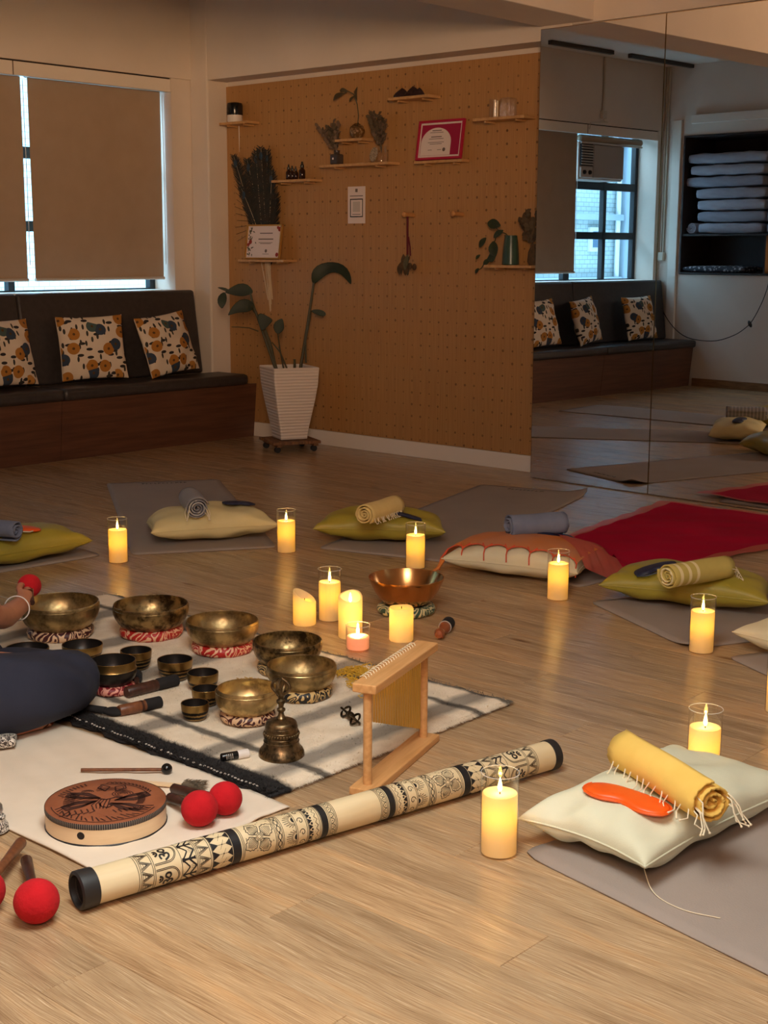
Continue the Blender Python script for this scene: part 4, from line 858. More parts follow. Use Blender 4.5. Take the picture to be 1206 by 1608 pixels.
def orange(u, v):                                        # u along the cushion, v from front hem to back
    lx = -c4w/2*1.05 + u*c4w*1.0; hem = -c4d/2*.82 + .022*abs(sin(u*6*pi)) ; ly = hem + v*(c4d*1.12 - (hem + c4d/2))
    x, y = glob4(lx, ly); return SW((x, y, prof4(lx, ly)+.0015*sin(u*31)*sin(v*17)))
obj('orange_border', MB().grid(orange, 48, 20), M_orsheer, sh, sharp=0)
mb = MB()
for k in range(7):
    u0 = .0+k/6; 
    for du in (-.035, .035):
        if not 0 <= u0+du <= 1: continue
        p = [orange(min(1, max(0, u0+du)), .03), orange(u0, .0)]; mb.tube([Vector(p[0])+Vector((-.004, 0, .002)), Vector(p[1])+Vector((-.006, 0, -.004))], .0028, 5)
    q = Vector(orange(u0, 0)); mb.tube([q+Vector((-.006, 0, -.003)), q+Vector((-.018, -.004, -.022)), q+Vector((-.020, -.006, -.05))], .0026, 5)
for k in range(48): a, b = Vector(orange(k/48, 0)), Vector(orange((k+1)/48, 0)); mb.tube([a+Vector((-.002, 0, 0)), b+Vector((-.002, 0, 0))], .0022, 4)
obj('hem_cord', mb, mat('coral_cord', rgb(214, 84, 52), .8), sh, kind='stuff')
L0, L1 = glob4(-c4w/2*.98, -c4d*.47), glob4(-c4w/2*1.02, -c4d/2*1.10)
obj('corner_tassel', MB().tube([SW((*L0, P4.location.z)), SW((L1[0], L1[1], .03)), SW((L1[0]-.03, L1[1]+.02, .009))], [.010, .007, .004], 6), M_orsheer, sh)
def redq(u, v):
    a, b = Vector((4.30, 2.84)), Vector((4.66, 3.36)); c_, d = Vector((6.13, 2.45)), Vector((6.05, 3.54))
    p = a.lerp(c_, u).lerp(b.lerp(d, u), v)
    if u < .45: p.y -= .05*sin(pi*u/.45)*(1-v)
    lx, ly = loc4(p.x, p.y); z = prof4(lx, ly) + .006*abs(sin(6*u+2*v))*abs(sin(9*v+3*u)) + .004*sin(23*u+11*v)**2
    return SW((p.x, p.y + .006*sin(40*u)*(abs(v-.5) > .45), z))
obj('crimson_field', MB().grid(lambda u, v: redq(.13+.85*u, .08+.86*v), 60, 26), M_red, sh, sharp=0)
for nm, fn in (('sheer_edge', lambda u, v: redq(u*.13, v)), ('sheer_edge', lambda u, v: redq(.13+.85*u, .94+.06*v)), ('sheer_edge', lambda u, v: redq(.13+.85*u, .08*v)), ('sheer_edge', lambda u, v: redq(.98+.02*u, v))):
    obj(nm, MB().grid(fn, 30, 14), M_redsheer, sh, sharp=0)

# ------------------------------------------------------------------ candles
def wax(name, col, tr):
    t = NT(name); t.t.nodes.remove(t.b); d = t.n('ShaderNodeBsdfDiffuse'); d.inputs[0].default_value = col; tl = t.n('ShaderNodeBsdfTranslucent'); tl.inputs[0].default_value = col
    m = t.n('ShaderNodeMixShader'); m.inputs[0].default_value = tr; t.l(d.outputs[0], m.inputs[1]); t.l(tl.outputs[0], m.inputs[2])
    g = t.n('ShaderNodeBsdfGlossy'); g.inputs['Roughness'].default_value = .35; m2 = t.n('ShaderNodeMixShader'); m2.inputs[0].default_value = .03; t.l(m.outputs[0], m2.inputs[1]); t.l(g.outputs[0], m2.inputs[2]); t.l(m2.outputs[0], t.out.inputs[0]); return t.m
M_wax = wax('ivory_wax', (.95, .84, .60, 1), .5); M_pwax = wax('pink_wax', (.92, .62, .50, 1), .4)
t = NT('candle_flame'); t.t.nodes.remove(t.b); em = t.n('ShaderNodeEmission'); em.inputs[0].default_value = (1, .66, .16, 1); em.inputs[1].default_value = 14; tb = t.n('ShaderNodeBsdfTransparent'); ad = t.n('ShaderNodeAddShader')
t.l(em.outputs[0], ad.inputs[0]); t.l(tb.outputs[0], ad.inputs[1]); t.l(ad.outputs[0], t.out.inputs[0]); M_flame = t.m
M_wick = mat('charred_wick', rgb(40, 30, 24), .9)
FLAME = [(.0, 0), (.0028, .003), (.0046, .009), (.0044, .015), (.0028, .023), (.0012, .030), (.0, .034)]
CG = 'glass pillar candles'
LAMPC, INC = (1.0, .50, .14), (1.0, .46, .012)
def flame(parent, z, x=0, y=0, s=1.0, pw=.55):
    w_ = obj('wick', MB().tube([(x, y, z-.006), (x, y, z+.008)], .0013, 6), M_wick, parent)
    obj('flame', MB().lathe([(r*s, z+.004+h*s) for r, h in FLAME], 12, (x, y, 0), cap0=False, cap1=False), M_flame, w_)
    point('flame_light', (x, y, z+.014), pw*.2, LAMPC, .003, parent)
t = NT('glass_rim_gleam'); t.set(color=(1, .97, .9, 1), rough=.08, alpha=.28); M_rim = t.m
def glass_candle():
    c = thing('pillar_candle', 'x', 'candle', (0, 0, 0), 0, CG); H = .135
    obj('glass_cylinder', MB().lathe([(.036, .001), (.040, .003), (.040, .180)], 40, cap1=False), M_glass, c)
    obj('glass_rim', MB().torus((0, 0, .180), .0400, .0011, 40, 6), M_rim, c)
    obj('wax_pillar', MB().lathe([(.0370, .004), (.0372, .01), (.0372, H-.003), (.0360, H), (.030, H-.003), (.012, H-.0035), (.0, H-.0035)], 40, cap1=False), M_wax, c)
    point('inner_light', (0, 0, H-.045), .17, INC, .008, c)
    flame(c, H-.003); return c
c0 = glass_candle()
spots = [(3.372, 4.468, 'glass pillar candle between the olive and the pale yellow cushions'), (3.969, 4.105, 'glass pillar candle between the pale yellow and middle olive cushions'), (4.114, 3.515, 'glass pillar candle just behind the copper bowl'),
         (4.082, 2.804, 'glass pillar candle in front of the red shawl'), (3.834, 2.079, 'glass pillar candle in front of the olive cushion by the shawl'), (3.455, 1.625, 'glass pillar candle cut by the picture edge beside the cream cushion'),
         (2.863, 1.532, 'glass pillar candle behind the golden roll'), (2.205, 1.646, 'glass pillar candle standing alone in front of the painted rain stick'), (3.311, 3.214, 'glass pillar candle tallest of the central candle cluster')]
for i, (x, y, lab) in enumerate(spots):
    if i == 0: c0.location = (x, y, 0); c0['label'] = lab
    else: dup(c0, (x, y, 0), rz=i*.7, label=lab)
def pillar(label, x, y, prof_top, R, fl_z, inner, m=M_wax, pw=.4, lit=True):
    c = thing('wax_candle', label, 'candle', (x, y, 0), 0, 'bare wax pillar candles'); n = 40
    vs = []; zs = [0, .004]
    def zt(a): return prof_top(a)
    rows = [(R-.002, lambda a: 0), (R, lambda a: .003), (R, lambda a: zt(a)*.55), (R, lambda a: zt(a)-.004), (R-.002, lambda a: zt(a)), (R-.006, lambda a: zt(a)-.001), (R*.55, lambda a: min(zt(a)-.004, fl_z)+.002), (R*.2, lambda a: fl_z), (.001, lambda a: fl_z)]
    for r, f in rows: vs += [(r*cos(2*pi*k/n), r*sin(2*pi*k/n), f(2*pi*k/n)) for k in range(n)]
    fs = [(i*n+k, i*n+(k+1) % n, (i+1)*n+(k+1) % n, (i+1)*n+k) for i in range(len(rows)-1) for k in range(n)] + [tuple(range(n-1, -1, -1))]
    obj('wax_body', MB().add(vs, fs), m, c); point('inner_light', (0, 0, inner), .16, INC, .008, c)
    if lit: flame(c, fl_z, pw=pw)
    else: obj('wick', MB().tube([(0, 0, fl_z-.004), (.001, 0, fl_z+.008)], .0014, 6), M_wick, c)
    return c
VA = atan2(1.25, 1.3)          # direction in plan from the cluster away from the lens
VA = atan2(3.0, 3.2)
pillar('tall bare wax candle with a scooped wavy top in the central cluster', 3.205, 3.017, lambda a: .138+.012*cos(a-VA)+.003*cos(2*a), .0395, .112, .085)
pillar('bare wax candle with a slanted top beside the bronze bowls', 3.215, 3.24, lambda a: .100+.020*cos(a-VA-1.45)+.004*cos(a-VA), .039, .082, .06, lit=False)
pillar('short flat topped bare wax candle in front of the copper bowl', 3.290, 2.869, lambda a: .110+.001*cos(3*a), .0395, .105, .075, lit=False)
tl = thing('tea_glass_candle', 'small pink candle burning in a clear glass tumbler', 'candle', (3.109, 2.894, 0))
obj('glass_tumbler', MB().lathe([(.034, .001), (.038, .005), (.0385, .083)], 36, cap1=False), M_glass, tl); obj('glass_rim', MB().torus((0, 0, .083), .0385, .0013, 36, 6), M_rim, tl)
obj('wax_fill', MB().lathe([(.0345, .007), (.0362, .012), (.0362, .044), (.034, .0465), (.0, .0455)], 36, cap1=False), M_pwax, tl); point('inner_light', (0, 0, .034), .04, (1, .5, .2), .008, tl); flame(tl, .046, s=1.15, pw=5)

# ------------------------------------------------------------------ wool rug and white cloth
RX0, RX1, RY0, RY1 = 2.075, 3.005, 2.215, 4.04
t = NT('handwoven_wool'); sx_ = t.n('ShaderNodeSeparateXYZ'); g_ = t.n('ShaderNodeNewGeometry'); wv = t.n('ShaderNodeVectorMath', operation='ADD'); nz = t.n('ShaderNodeTexNoise'); nz.inputs['Scale'].default_value = 22; t.l(g_.outputs['Position'], nz.inputs[0])
sc_ = t.n('ShaderNodeVectorMath', operation='SCALE'); sc_.inputs['Scale'].default_value = .022; t.l(nz.outputs['Color'], sc_.inputs[0]); t.l(g_.outputs['Position'], wv.inputs[0]); t.l(sc_.outputs[0], wv.inputs[1]); t.l(wv.outputs[0], sx_.inputs[0])
def band(s, c_, hw, soft): return t.math('SUBTRACT', 1.0, t.math('SMOOTH_MIN', t.math('MAXIMUM', t.math('DIVIDE', t.math('SUBTRACT', t.math('ABSOLUTE', t.math('SUBTRACT', s, c_+.011)), hw), soft), 0.0), 1.0, .1))
X, Y = sx_.outputs[0], sx_.outputs[1]
dark = band(X, RX0+.02, .045, .02)
for c_, h_ in ((RX1-.005, .016), (2.255, .008), (2.86, .006)): dark = t.math('MAXIMUM', dark, t.math('MULTIPLY', band(X, c_, h_, .014), .85))
grey = band(Y, 2.305, .022, .03)
for c_, h_ in ((2.52, .018), (2.78, .02), (3.15, .03), (3.5, .03), (3.8, .03)): grey = t.math('MAXIMUM', grey, band(Y, c_, h_, .03))
grey = t.math('MULTIPLY', grey, .72); mot = t.noise(14, 4)
colr = t.mix(grey, t.ramp(mot, [(.3, rgb(224, 206, 180)), (.7, rgb(244, 230, 208))]), rgb(88, 82, 78)); colr = t.mix(dark, colr, rgb(36, 33, 33))
t.set(color=colr, rough=.98); t.bump(t.noise(160, 3), .6, .004); M_rug = t.m
rg = thing('rug', 'cream and grey checked wool rug with dark borders under the bowls', 'rug', (0, 0, 0))
def rugf(u, v):
    x, y = RX0+(RX1-RX0)*u, RY0+(RY1-RY0)*v
    if u in (0, 1): x += .006*sin(y*40)+.004*sin(y*95)
    if v in (0, 1): y += .007*sin(x*46)+.005*sin(x*111)
    return (x, y, .011+.0015*sin(x*50)*sin(y*44) - (.006 if u in (0, 1) or v in (0, 1) else 0))
mb = MB().grid(rugf, 60, 110); obj('woven_field', mb, M_rug, rg, sharp=0, solid=.006)
mb = MB(); rr_ = random.Random(11)
for k in range(30000):
    x, y = rr_.uniform(RX0, RX1), rr_.uniform(RY0, RY0+1.15 if k % 4 else RY1)
    if k < 5200: y = RY0 + rr_.uniform(-.006, .012)
    elif k < 11500: x = RX0 + abs(rr_.gauss(0, .035))
    a = rr_.uniform(0, 6.28); h_ = rr_.uniform(.003, .007) + (.005 if 5200 <= k < 11500 else 0); lean = rr_.uniform(.004, .011) if not 5200 <= k < 11500 else rr_.uniform(.010, .024)
    if k < 5200: a = -pi/2+rr_.gauss(0, .7); lean = rr_.uniform(.008, .018)
    bx, by = .0012*sin(a), -.0012*cos(a); z0 = .012
    mb.add([(x-bx, y-by, z0), (x+bx, y+by, z0), (x+lean*cos(a), y+lean*sin(a), max(.002, z0+h_ - (.009 if k < 5200 else 0)))], [(0,1,2)])
obj('wool_pile', mb, M_rug, rg, smooth=False, kind='stuff')
mb = MB()
for k in range(70):
    y = RY0+.05+k*.0125
    if rr_.random() < .8: mb.ball((RX0+.012+.002*sin(k), y, .0165), .0035, 6, 5, (1, 1.2, .6))
obj('edge_stitching', mb, mat('white_wool_stitch', rgb(206, 196, 186), .9), rg, kind='stuff')
M_cloth = fabric('ivory_felt', rgb(234, 218, 198), 700, .2, c2=rgb(224, 207, 186))
cl = obj('floor_cloth', MB().grid(lambda u, v: (1.572+.478*u+.012*sin(v*7)*u+.02*(1-v)*u, 2.135+1.35*v+.01*sin(u*9), .0035+.0028*sin(3*u+9*v)**2+.002*sin(21*u-13*v)**2), 44, 70), M_cloth, solid=.004, sharp=0)
tag(cl, 'ivory felt cloth spread beside the rug under the drum', 'cloth')

# ------------------------------------------------------------------ bronze singing bowls
def bronze(name, base, dark_, sc, lo, hi, rough=.3, hammer=.35):
    t = NT(name); n1 = t.noise(sc, 5, rough=.6); n2 = t.noise(sc*.35, 3)
    f = t.math('ADD', t.math('MULTIPLY', n1, .6), t.math('MULTIPLY', n2, .4)); t.set(color=t.ramp(f, [(lo, dark_), (hi, base)]), metal=.95, rough=t.ramp(n1, [(.35, (.5,)*3), (.65, (rough,)*3)]))
    vo = t.n('ShaderNodeTexVoronoi', feature='SMOOTH_F1'); vo.inputs['Scale'].default_value = 46; t.l(t.tc(), vo.inputs[0]); t.bump(vo.outputs['Distance'], hammer, .004); return t.m
M_br1 = bronze('aged_bronze', rgb(186, 160, 112), rgb(92, 74, 46), 26, .36, .56); M_br2 = bronze('dark_mottled_bronze', rgb(172, 146, 100), rgb(66, 52, 32), 40, .42, .58); M_br3 = bronze('pale_brass_bronze', rgb(206, 178, 124), rgb(116, 92, 56), 34, .34, .50, .28)
def ringfab(name, base, motif, bg2=None):
    t = NT(name); v = t.n('ShaderNodeTexVoronoi', feature='DISTANCE_TO_EDGE'); v.inputs['Scale'].default_value = 30; wv_ = t.mapping((1, 1, 1)); t.l(wv_, v.inputs[0])
    n_ = t.noise(15, 1, dist=2.0); m = t.math('GREATER_THAN', t.math('SINE', t.math('MULTIPLY', n_, 34)), .25)
    t.set(color=t.mix(m, rgb(*base), rgb(*motif)), rough=.5); t.bump(t.noise(60, 2), .3, .004); return t.m
M_ringr = ringfab('red_brocade', (178, 30, 26), (226, 176, 140)); M_ringk = ringfab('black_gold_brocade', (28, 22, 20), (206, 172, 112)); M_ringm = ringfab('maroon_cream_brocade', (70, 24, 24), (216, 178, 140)); M_ringg = ringfab('green_brocade', (52, 78, 62), (206, 196, 150)); M_ringc = ringfab('crimson_pink_brocade', (130, 28, 36), (222, 150, 130))
def ring(label, x, y, R, m, z=0.014, r=.019):
    o = obj('ring_cushion', MB().torus((0, 0, r*.82), R, r, 40, 12, .82, rfun=lambda a: 1+.05*sin(9*a)+.03*sin(23*a)), m, loc=(x, y, z)); tag(o, label, 'ring cushion', 'brocade ring cushions'); return o
def bowl(label, x, y, z, R, h, m, prof=None, lip=True, tilt=None, seg=56, name='singing_bowl', group='bronze singing bowls'):
    t_ = .0035; prof = prof or [(.0, 0), (.38, .0), (.55, .03), (.72, .13), (.86, .30), (.95, .52), (1.0, .76), (.992, .93), (.985, 1.0)]
    out = [(max(.0005, a*R), b*h) for a, b in prof]; ins = [(max(.0005, a*R-t_), max(b*h, t_) + (t_*.2 if b < .05 else 0)) for a, b in prof[::-1]]
    rim = [(out[-1][0]-.0005, h+.0015), (ins[0][0]+.0005, h+.0015)]
    o = thing(name, label, 'singing bowl', (x, y, z), 0, group)
    if tilt: o.rotation_euler = tilt
    b = obj('bowl_wall', MB().lathe(out+rim+ins, seg, cap0=True, cap1=True), m, o, sharp=50)
    if lip: obj('rim_line', MB().torus((0, 0, h*.90), R*.9945, .0013, seg, 5), m, o)
    return o
ZR = .016; RI = .032
for lab, rl, x, y, R, ztop, m, rm, pr, h0 in (
    ('wide bronze bowl beside the reaching hand', 'maroon patterned ring under the bowl by the hand', 2.542, 3.688, .129, .126, M_br1, M_ringm, None, 0),
    ('dark mottled bronze bowl in the middle of the back row on a red ring', 'red ring cushion under the dark mottled bowl', 2.746, 3.475, .123, .118, M_br2, M_ringr, None, 0),
    ('bronze bowl on a red ring nearest the slanted candle', 'red ring cushion under the bowl nearest the slanted candle', 2.783, 3.169, .114, .113, M_br1, M_ringr, None, 0),
    ('plain rimmed bronze bowl behind the handbell row', 'dark ring cushion under the rear bronze bowl', 2.769, 2.863, .104, .110, M_br2, M_ringk, None, 0),
    ('bronze bowl on a black and gold ring behind the handbell', 'black and gold ring cushion behind the handbell', 2.636, 2.670, .099, .104, M_br1, M_ringk, None, 0)):
    hb_ = .034; bowl(lab, x, y, hb_, R, ztop-hb_, m); ring(rl, x, y, R*.66, rm, .012, .0225)
bowl('round bellied pale brass bowl touching the handbell', 2.392, 2.628, .034, .086, .070, M_br3, [(.0, 0), (.42, 0), (.62, .04), (.82, .18), (.95, .38), (1.0, .60), (.98, .82), (.94, 1.0)]); ring('maroon and cream ring under the pale brass bowl', 2.392, 2.628, .056, M_ringm)
t = NT('polished_copper'); n1 = t.noise(30, 2, t.mapping((1, 1, .05))); t.set(color=rgb(208, 150, 92), metal=1, rough=t.math('MULTIPLY_ADD', n1, .12, .16)); M_cop = t.m
bowl('large polished copper bowl behind the candle cluster', 3.562, 3.084, .036, .133, .092, M_cop, [(.0, 0), (.46, 0), (.53, .01), (.585, .04), (.635, .09), (.69, .17), (.745, .27), (.80, .385), (.85, .51), (.895, .64), (.935, .76), (.97, .88), (1.0, 1.0)], lip=False); ring('green brocade ring under the copper bowl', 3.562, 3.084, .082, M_ringg, 0.0, .021)
M_blkb = mat('black_lacquer_bronze', rgb(30, 26, 24), .38, .4, var=(rgb(40, 34, 30), 30, (1,1,1))); M_gband = mat('gilt_band', rgb(158, 128, 76), .3, .95, bump=(300, .2))
M_engr = NT('engraved_gilt'); wvv = M_engr.n('ShaderNodeTexWave', wave_type='BANDS', bands_direction='Z'); wvv.inputs['Scale'].default_value = 26; wvv.inputs['Distortion'].default_value = 1.6; wvv.inputs['Detail'].default_value = 4; wvv.inputs['Detail Scale'].default_value = 16
M_engr.l(M_engr.tc(), wvv.inputs[0]); M_engr.set(color=M_engr.ramp(wvv.outputs['Fac'], [(.6, rgb(34, 29, 26)), (.78, rgb(150, 120, 70))]), metal=.8, rough=.38); M_engr = M_engr.m
def small_bowl(label, x, y, z, R, h, engraved=True, belly=None):
    prof = belly or [(.0, 0), (.5, 0), (.66, .03), (.82, .2), (.92, .42), (.97, .62)]; o = thing('small_bowl', label, 'singing bowl', (x, y, z), 0, 'small black singing bowls'); seg = 40; t_ = .003
    out = [(max(.0005, a*R), b*h) for a, b in prof]; zb_ = out[-1][1]
    obj('lower_wall', MB().lathe(out, seg, cap1=False), M_engr if engraved else M_blkb, o)
    obj('gilt_band', MB().lathe([(out[-1][0], zb_), (R*.985, h*.72), (R, h*.9), (R, h), (R-.001, h+.001), (R-t_, h)], seg, cap0=False, cap1=False), M_gband, o)
    obj('dark_inside', MB().lathe([(R-t_, h), (R*.96-t_, h*.6), (R*.8-t_, h*.25), (R*.5, .005), (.0005, .0045)], seg, cap0=False, cap1=True), M_blkb, o); return o
small_bowl('large black bowl with a gilt rim band next to the knee', 2.298, 3.087, .038, .066, .070, False, [(.0, 0), (.5, 0), (.72, .05), (.92, .25), (1.02, .48), (1.02, .66)]); ring('crimson and pink ring under the black bowl', 2.298, 3.087, .046, M_ringc, .014, .017)
small_bowl('black bowl half hidden behind the thigh', 2.289, 3.498, .014, .066, .050); small_bowl('black bowl peeking over the knee', 2.422, 3.402, .014, .062, .052)
small_bowl('engraved black bowl behind the gilt rimmed bowl', 2.480, 3.215, .014, .047, .058); small_bowl('engraved black bowl largest of the four small ones in a line', 2.495, 3.052, .014, .0515, .060)
small_bowl('engraved black bowl second in the line of four', 2.482, 2.914, .014, .045, .052); small_bowl('engraved black bowl third in the line of four', 2.399, 2.806, .014, .039, .048); small_bowl('smallest engraved black bowl at the end of the line', 2.300, 2.735, .014, .0375, .047)

# ------------------------------------------------------------------ handbell and vajra
M_ant = bronze('antique_bell_metal', rgb(146, 122, 88), rgb(62, 52, 38), 60, .38, .62, .34, .1)
hbx = thing('handbell', 'antique bronze handbell with an ornate prong handle on the rug', 'bell', (2.270, 2.372, .014))
obj('bell_body', MB().lathe([(.050, .004), (.057, .0), (.0575, .004), (.054, .012), (.0485, .022), (.0445, .031), (.0425, .042), (.041, .066), (.0395, .080), (.0375, .087), (.033, .0905), (.020, .093), (.012, .095), (.0, .096)], 48, cap0=False), M_ant, hbx)
for z, r in ((.040, .0436), (.050, .0425), (.066, .0412), (.076, .0395)): obj('relief_band', MB().torus((0, 0, z), r, .0014, 48, 6), M_ant, hbx)
mb = MB(); 
for k in range(36):
    a = 2*pi*k/36; mb.obox((.0535*cos(a), .0535*sin(a), .014), (.0016*sin(a), -.0016*cos(a), 0), (.0012*cos(a), .0012*sin(a), 0), (-.0022*cos(a), -.0022*sin(a), .005))
    b_ = a+.08; mb.ball((.0425*cos(b_), .0425*sin(b_), .058), .0036, 6, 5, (1, 1, 1.3))
obj('relief_ornament', mb, M_ant, hbx, kind='stuff')
hd = obj('handle', MB().lathe([(.012, .094), (.0125, .098), (.008, .104), (.0065, .112), (.0105, .117), (.0105, .121), (.006, .125), (.0075, .133), (.0115, .138), (.0115, .143), (.0065, .147), (.009, .153), (.012, .157), (.006, .161), (.0, .162)], 24, cap0=False), M_ant, hbx)
for k in range(4):
    a = k*pi/2+.4; pts = [((.004+.020*sin(pi*f)**.8)*cos(a), (.004+.020*sin(pi*f)**.8)*sin(a), .157+.042*f) for f in [i/10 for i in range(11)]]; obj('prong', MB().tube(pts, [.0038*(1.1-.6*abs(i/10-.4)) for i in range(11)], 7), M_ant, hd)
obj('centre_spike', MB().tube([(0, 0, .157), (0, 0, .202)], [.004, .0015], 7), M_ant, hd)
M_vaj = bronze('dark_vajra_metal', rgb(92, 78, 58), rgb(30, 25, 20), 60, .38, .62, .3, .1)
vj = thing('vajra', 'small dark bronze vajra lying on the rug beside the chime stand', 'vajra', (2.571, 2.420, .030), atan2(-.099, -.045))
obj('grip', MB().lathe([(.006, -.018), (.009, -.013), (.006, -.009), (.010, -.004), (.010, .004), (.006, .009), (.009, .013), (.006, .018)], 18, mtx=Matrix.Rotation(pi/2, 4, 'Y')), M_vaj, vj)
for sd in (-1, 1):
    for k in range(4):
        a = k*pi/2+.78; obj('prong', MB().tube([(sd*(.016+.034*f), (.003+.0135*sin(pi*f)**.7)*cos(a), (.003+.0135*sin(pi*f)**.7)*sin(a)) for f in [i/9 for i in range(10)]], [.0032]*9+[.0015], 7), M_vaj, vj)
    obj('centre_spike', MB().tube([(sd*.016, 0, 0), (sd*.054, 0, 0)], [.0035, .0012], 7), M_vaj, vj)

# ------------------------------------------------------------------ chime stand
M_bee = mat('oiled_beech', rgb(220, 166, 108), .42, var=(rgb(204, 148, 90), 6, (1, 14, 14)), bump=(90, .04)); M_brass = mat('brushed_brass', rgb(238, 194, 104), .36, 1)
pf, pr_ = Vector((2.267, 2.079, 0)), Vector((2.600, 2.190, 0)); dv = (pr_-pf); ang = atan2(dv.y, dv.x); mid = (pf+pr_)/2; hl = dv.length/2
cs = thing('bar_chime', 'wooden stand hung with a row of brass chime bars', 'chime', (mid.x, mid.y, 0), ang)
obj('base_board', MB().box((-hl-.035, -.032, 0), (hl+.035, .032, .019)), M_bee, cs, smooth=False, bevel=.003)
for s_ in (-1, 1): obj('post', MB().lathe([(.0105, .019), (.0105, .246)], 20, (s_*hl, 0, 0)), M_bee, cs)
tbm = MB().box((-hl-.022, -.030, .246), (hl+.022, .030, .268)); obj('top_bar', tbm, M_bee, cs, smooth=False, bevel=.003)
nb = 21; rodlo = (.125, .062)
for k in range(nb):
    f = k/(nb-1); x = -hl+.022+f*(2*hl-.05); o = obj('chime_bar', MB().tube([(x, 0, .240), (x, 0, .165-.115*f)], .0029, 10), M_brass, cs)
    obj('hanging_cord', MB().tube([(x, 0, .239), (x, 0, .247)], .0012, 4), M_fringe, o)
mb = MB()
for k in range(nb):
    f = k/(nb-1); x = -hl+.022+f*(2*hl-.05); mb.tube([(x, .012, .2665), (x+.004, .018, .2725), (x+.006, .027, .2715), (x+.007, .033, .268)], .0012, 4)
obj('cord_knots', mb, M_fringe, cs, kind='stuff')

# ------------------------------------------------------------------ painted rain stick
M_bam = mat('pale_painted_bamboo', rgb(228, 208, 168), .5, var=(rgb(214, 190, 148), 7, (.35, 3, 3)), bump=(30, .06)); M_pblk = mat('black_paint', rgb(26, 24, 26), .5); M_rub = mat('black_rubber_cap', rgb(36, 34, 34), .5)
rsA, rsB = Vector((1.452, 2.089, 0)), Vector((2.678, 1.840, 0)); rd_ = rsB-rsA; RL = 1.252; RR = .0355; RZ = RR+.004
rs = thing('rain_stick', 'long pale rain stick painted with black bands and flowers lying across the floor', 'rain stick', ((rsA.x+rsB.x)/2, (rsA.y+rsB.y)/2, RZ), atan2(rd_.y, rd_.x))
obj('bamboo_tube', MB().lathe([(RR*.80, .012), (RR, .012), (RR, .3), (RR*.995, .62), (RR, .95), (RR, RL-.012)], 48, mtx=Matrix.Translation((-RL/2, 0, 0)) @ Matrix.Rotation(pi/2, 4, 'Y'), cap0=False), M_bam, rs)
for nm, x0, sg in (('end_cap', 0, 1), ('end_cap', RL, -1)):
    mtx = Matrix.Translation((-RL/2+x0, 0, 0)) @ Matrix.Rotation(sg*pi/2, 4, 'Y')
    cp = obj(nm, MB().lathe([(.0, .016), (RR*.80, .014), (RR*.84, .001), (RR*.93, -.001), (RR+.0025, .002), (RR+.0030, .012), (RR+.0022, .035), (RR+.0004, .036)] if sg > 0 else [(.0, -.002), (RR*.93, -.002), (RR+.0022, .002), (RR+.0026, .012), (RR+.0018, .023), (RR+.0004, .024)], 44, mtx=mtx, cap0=False, cap1=False), M_rub, rs)
TH0 = radians(153)
def wrap(s, t, k=.0005): th = TH0 - t/RR; return (s-RL/2, (RR+k)*cos(th), (RR+k)*sin(th))
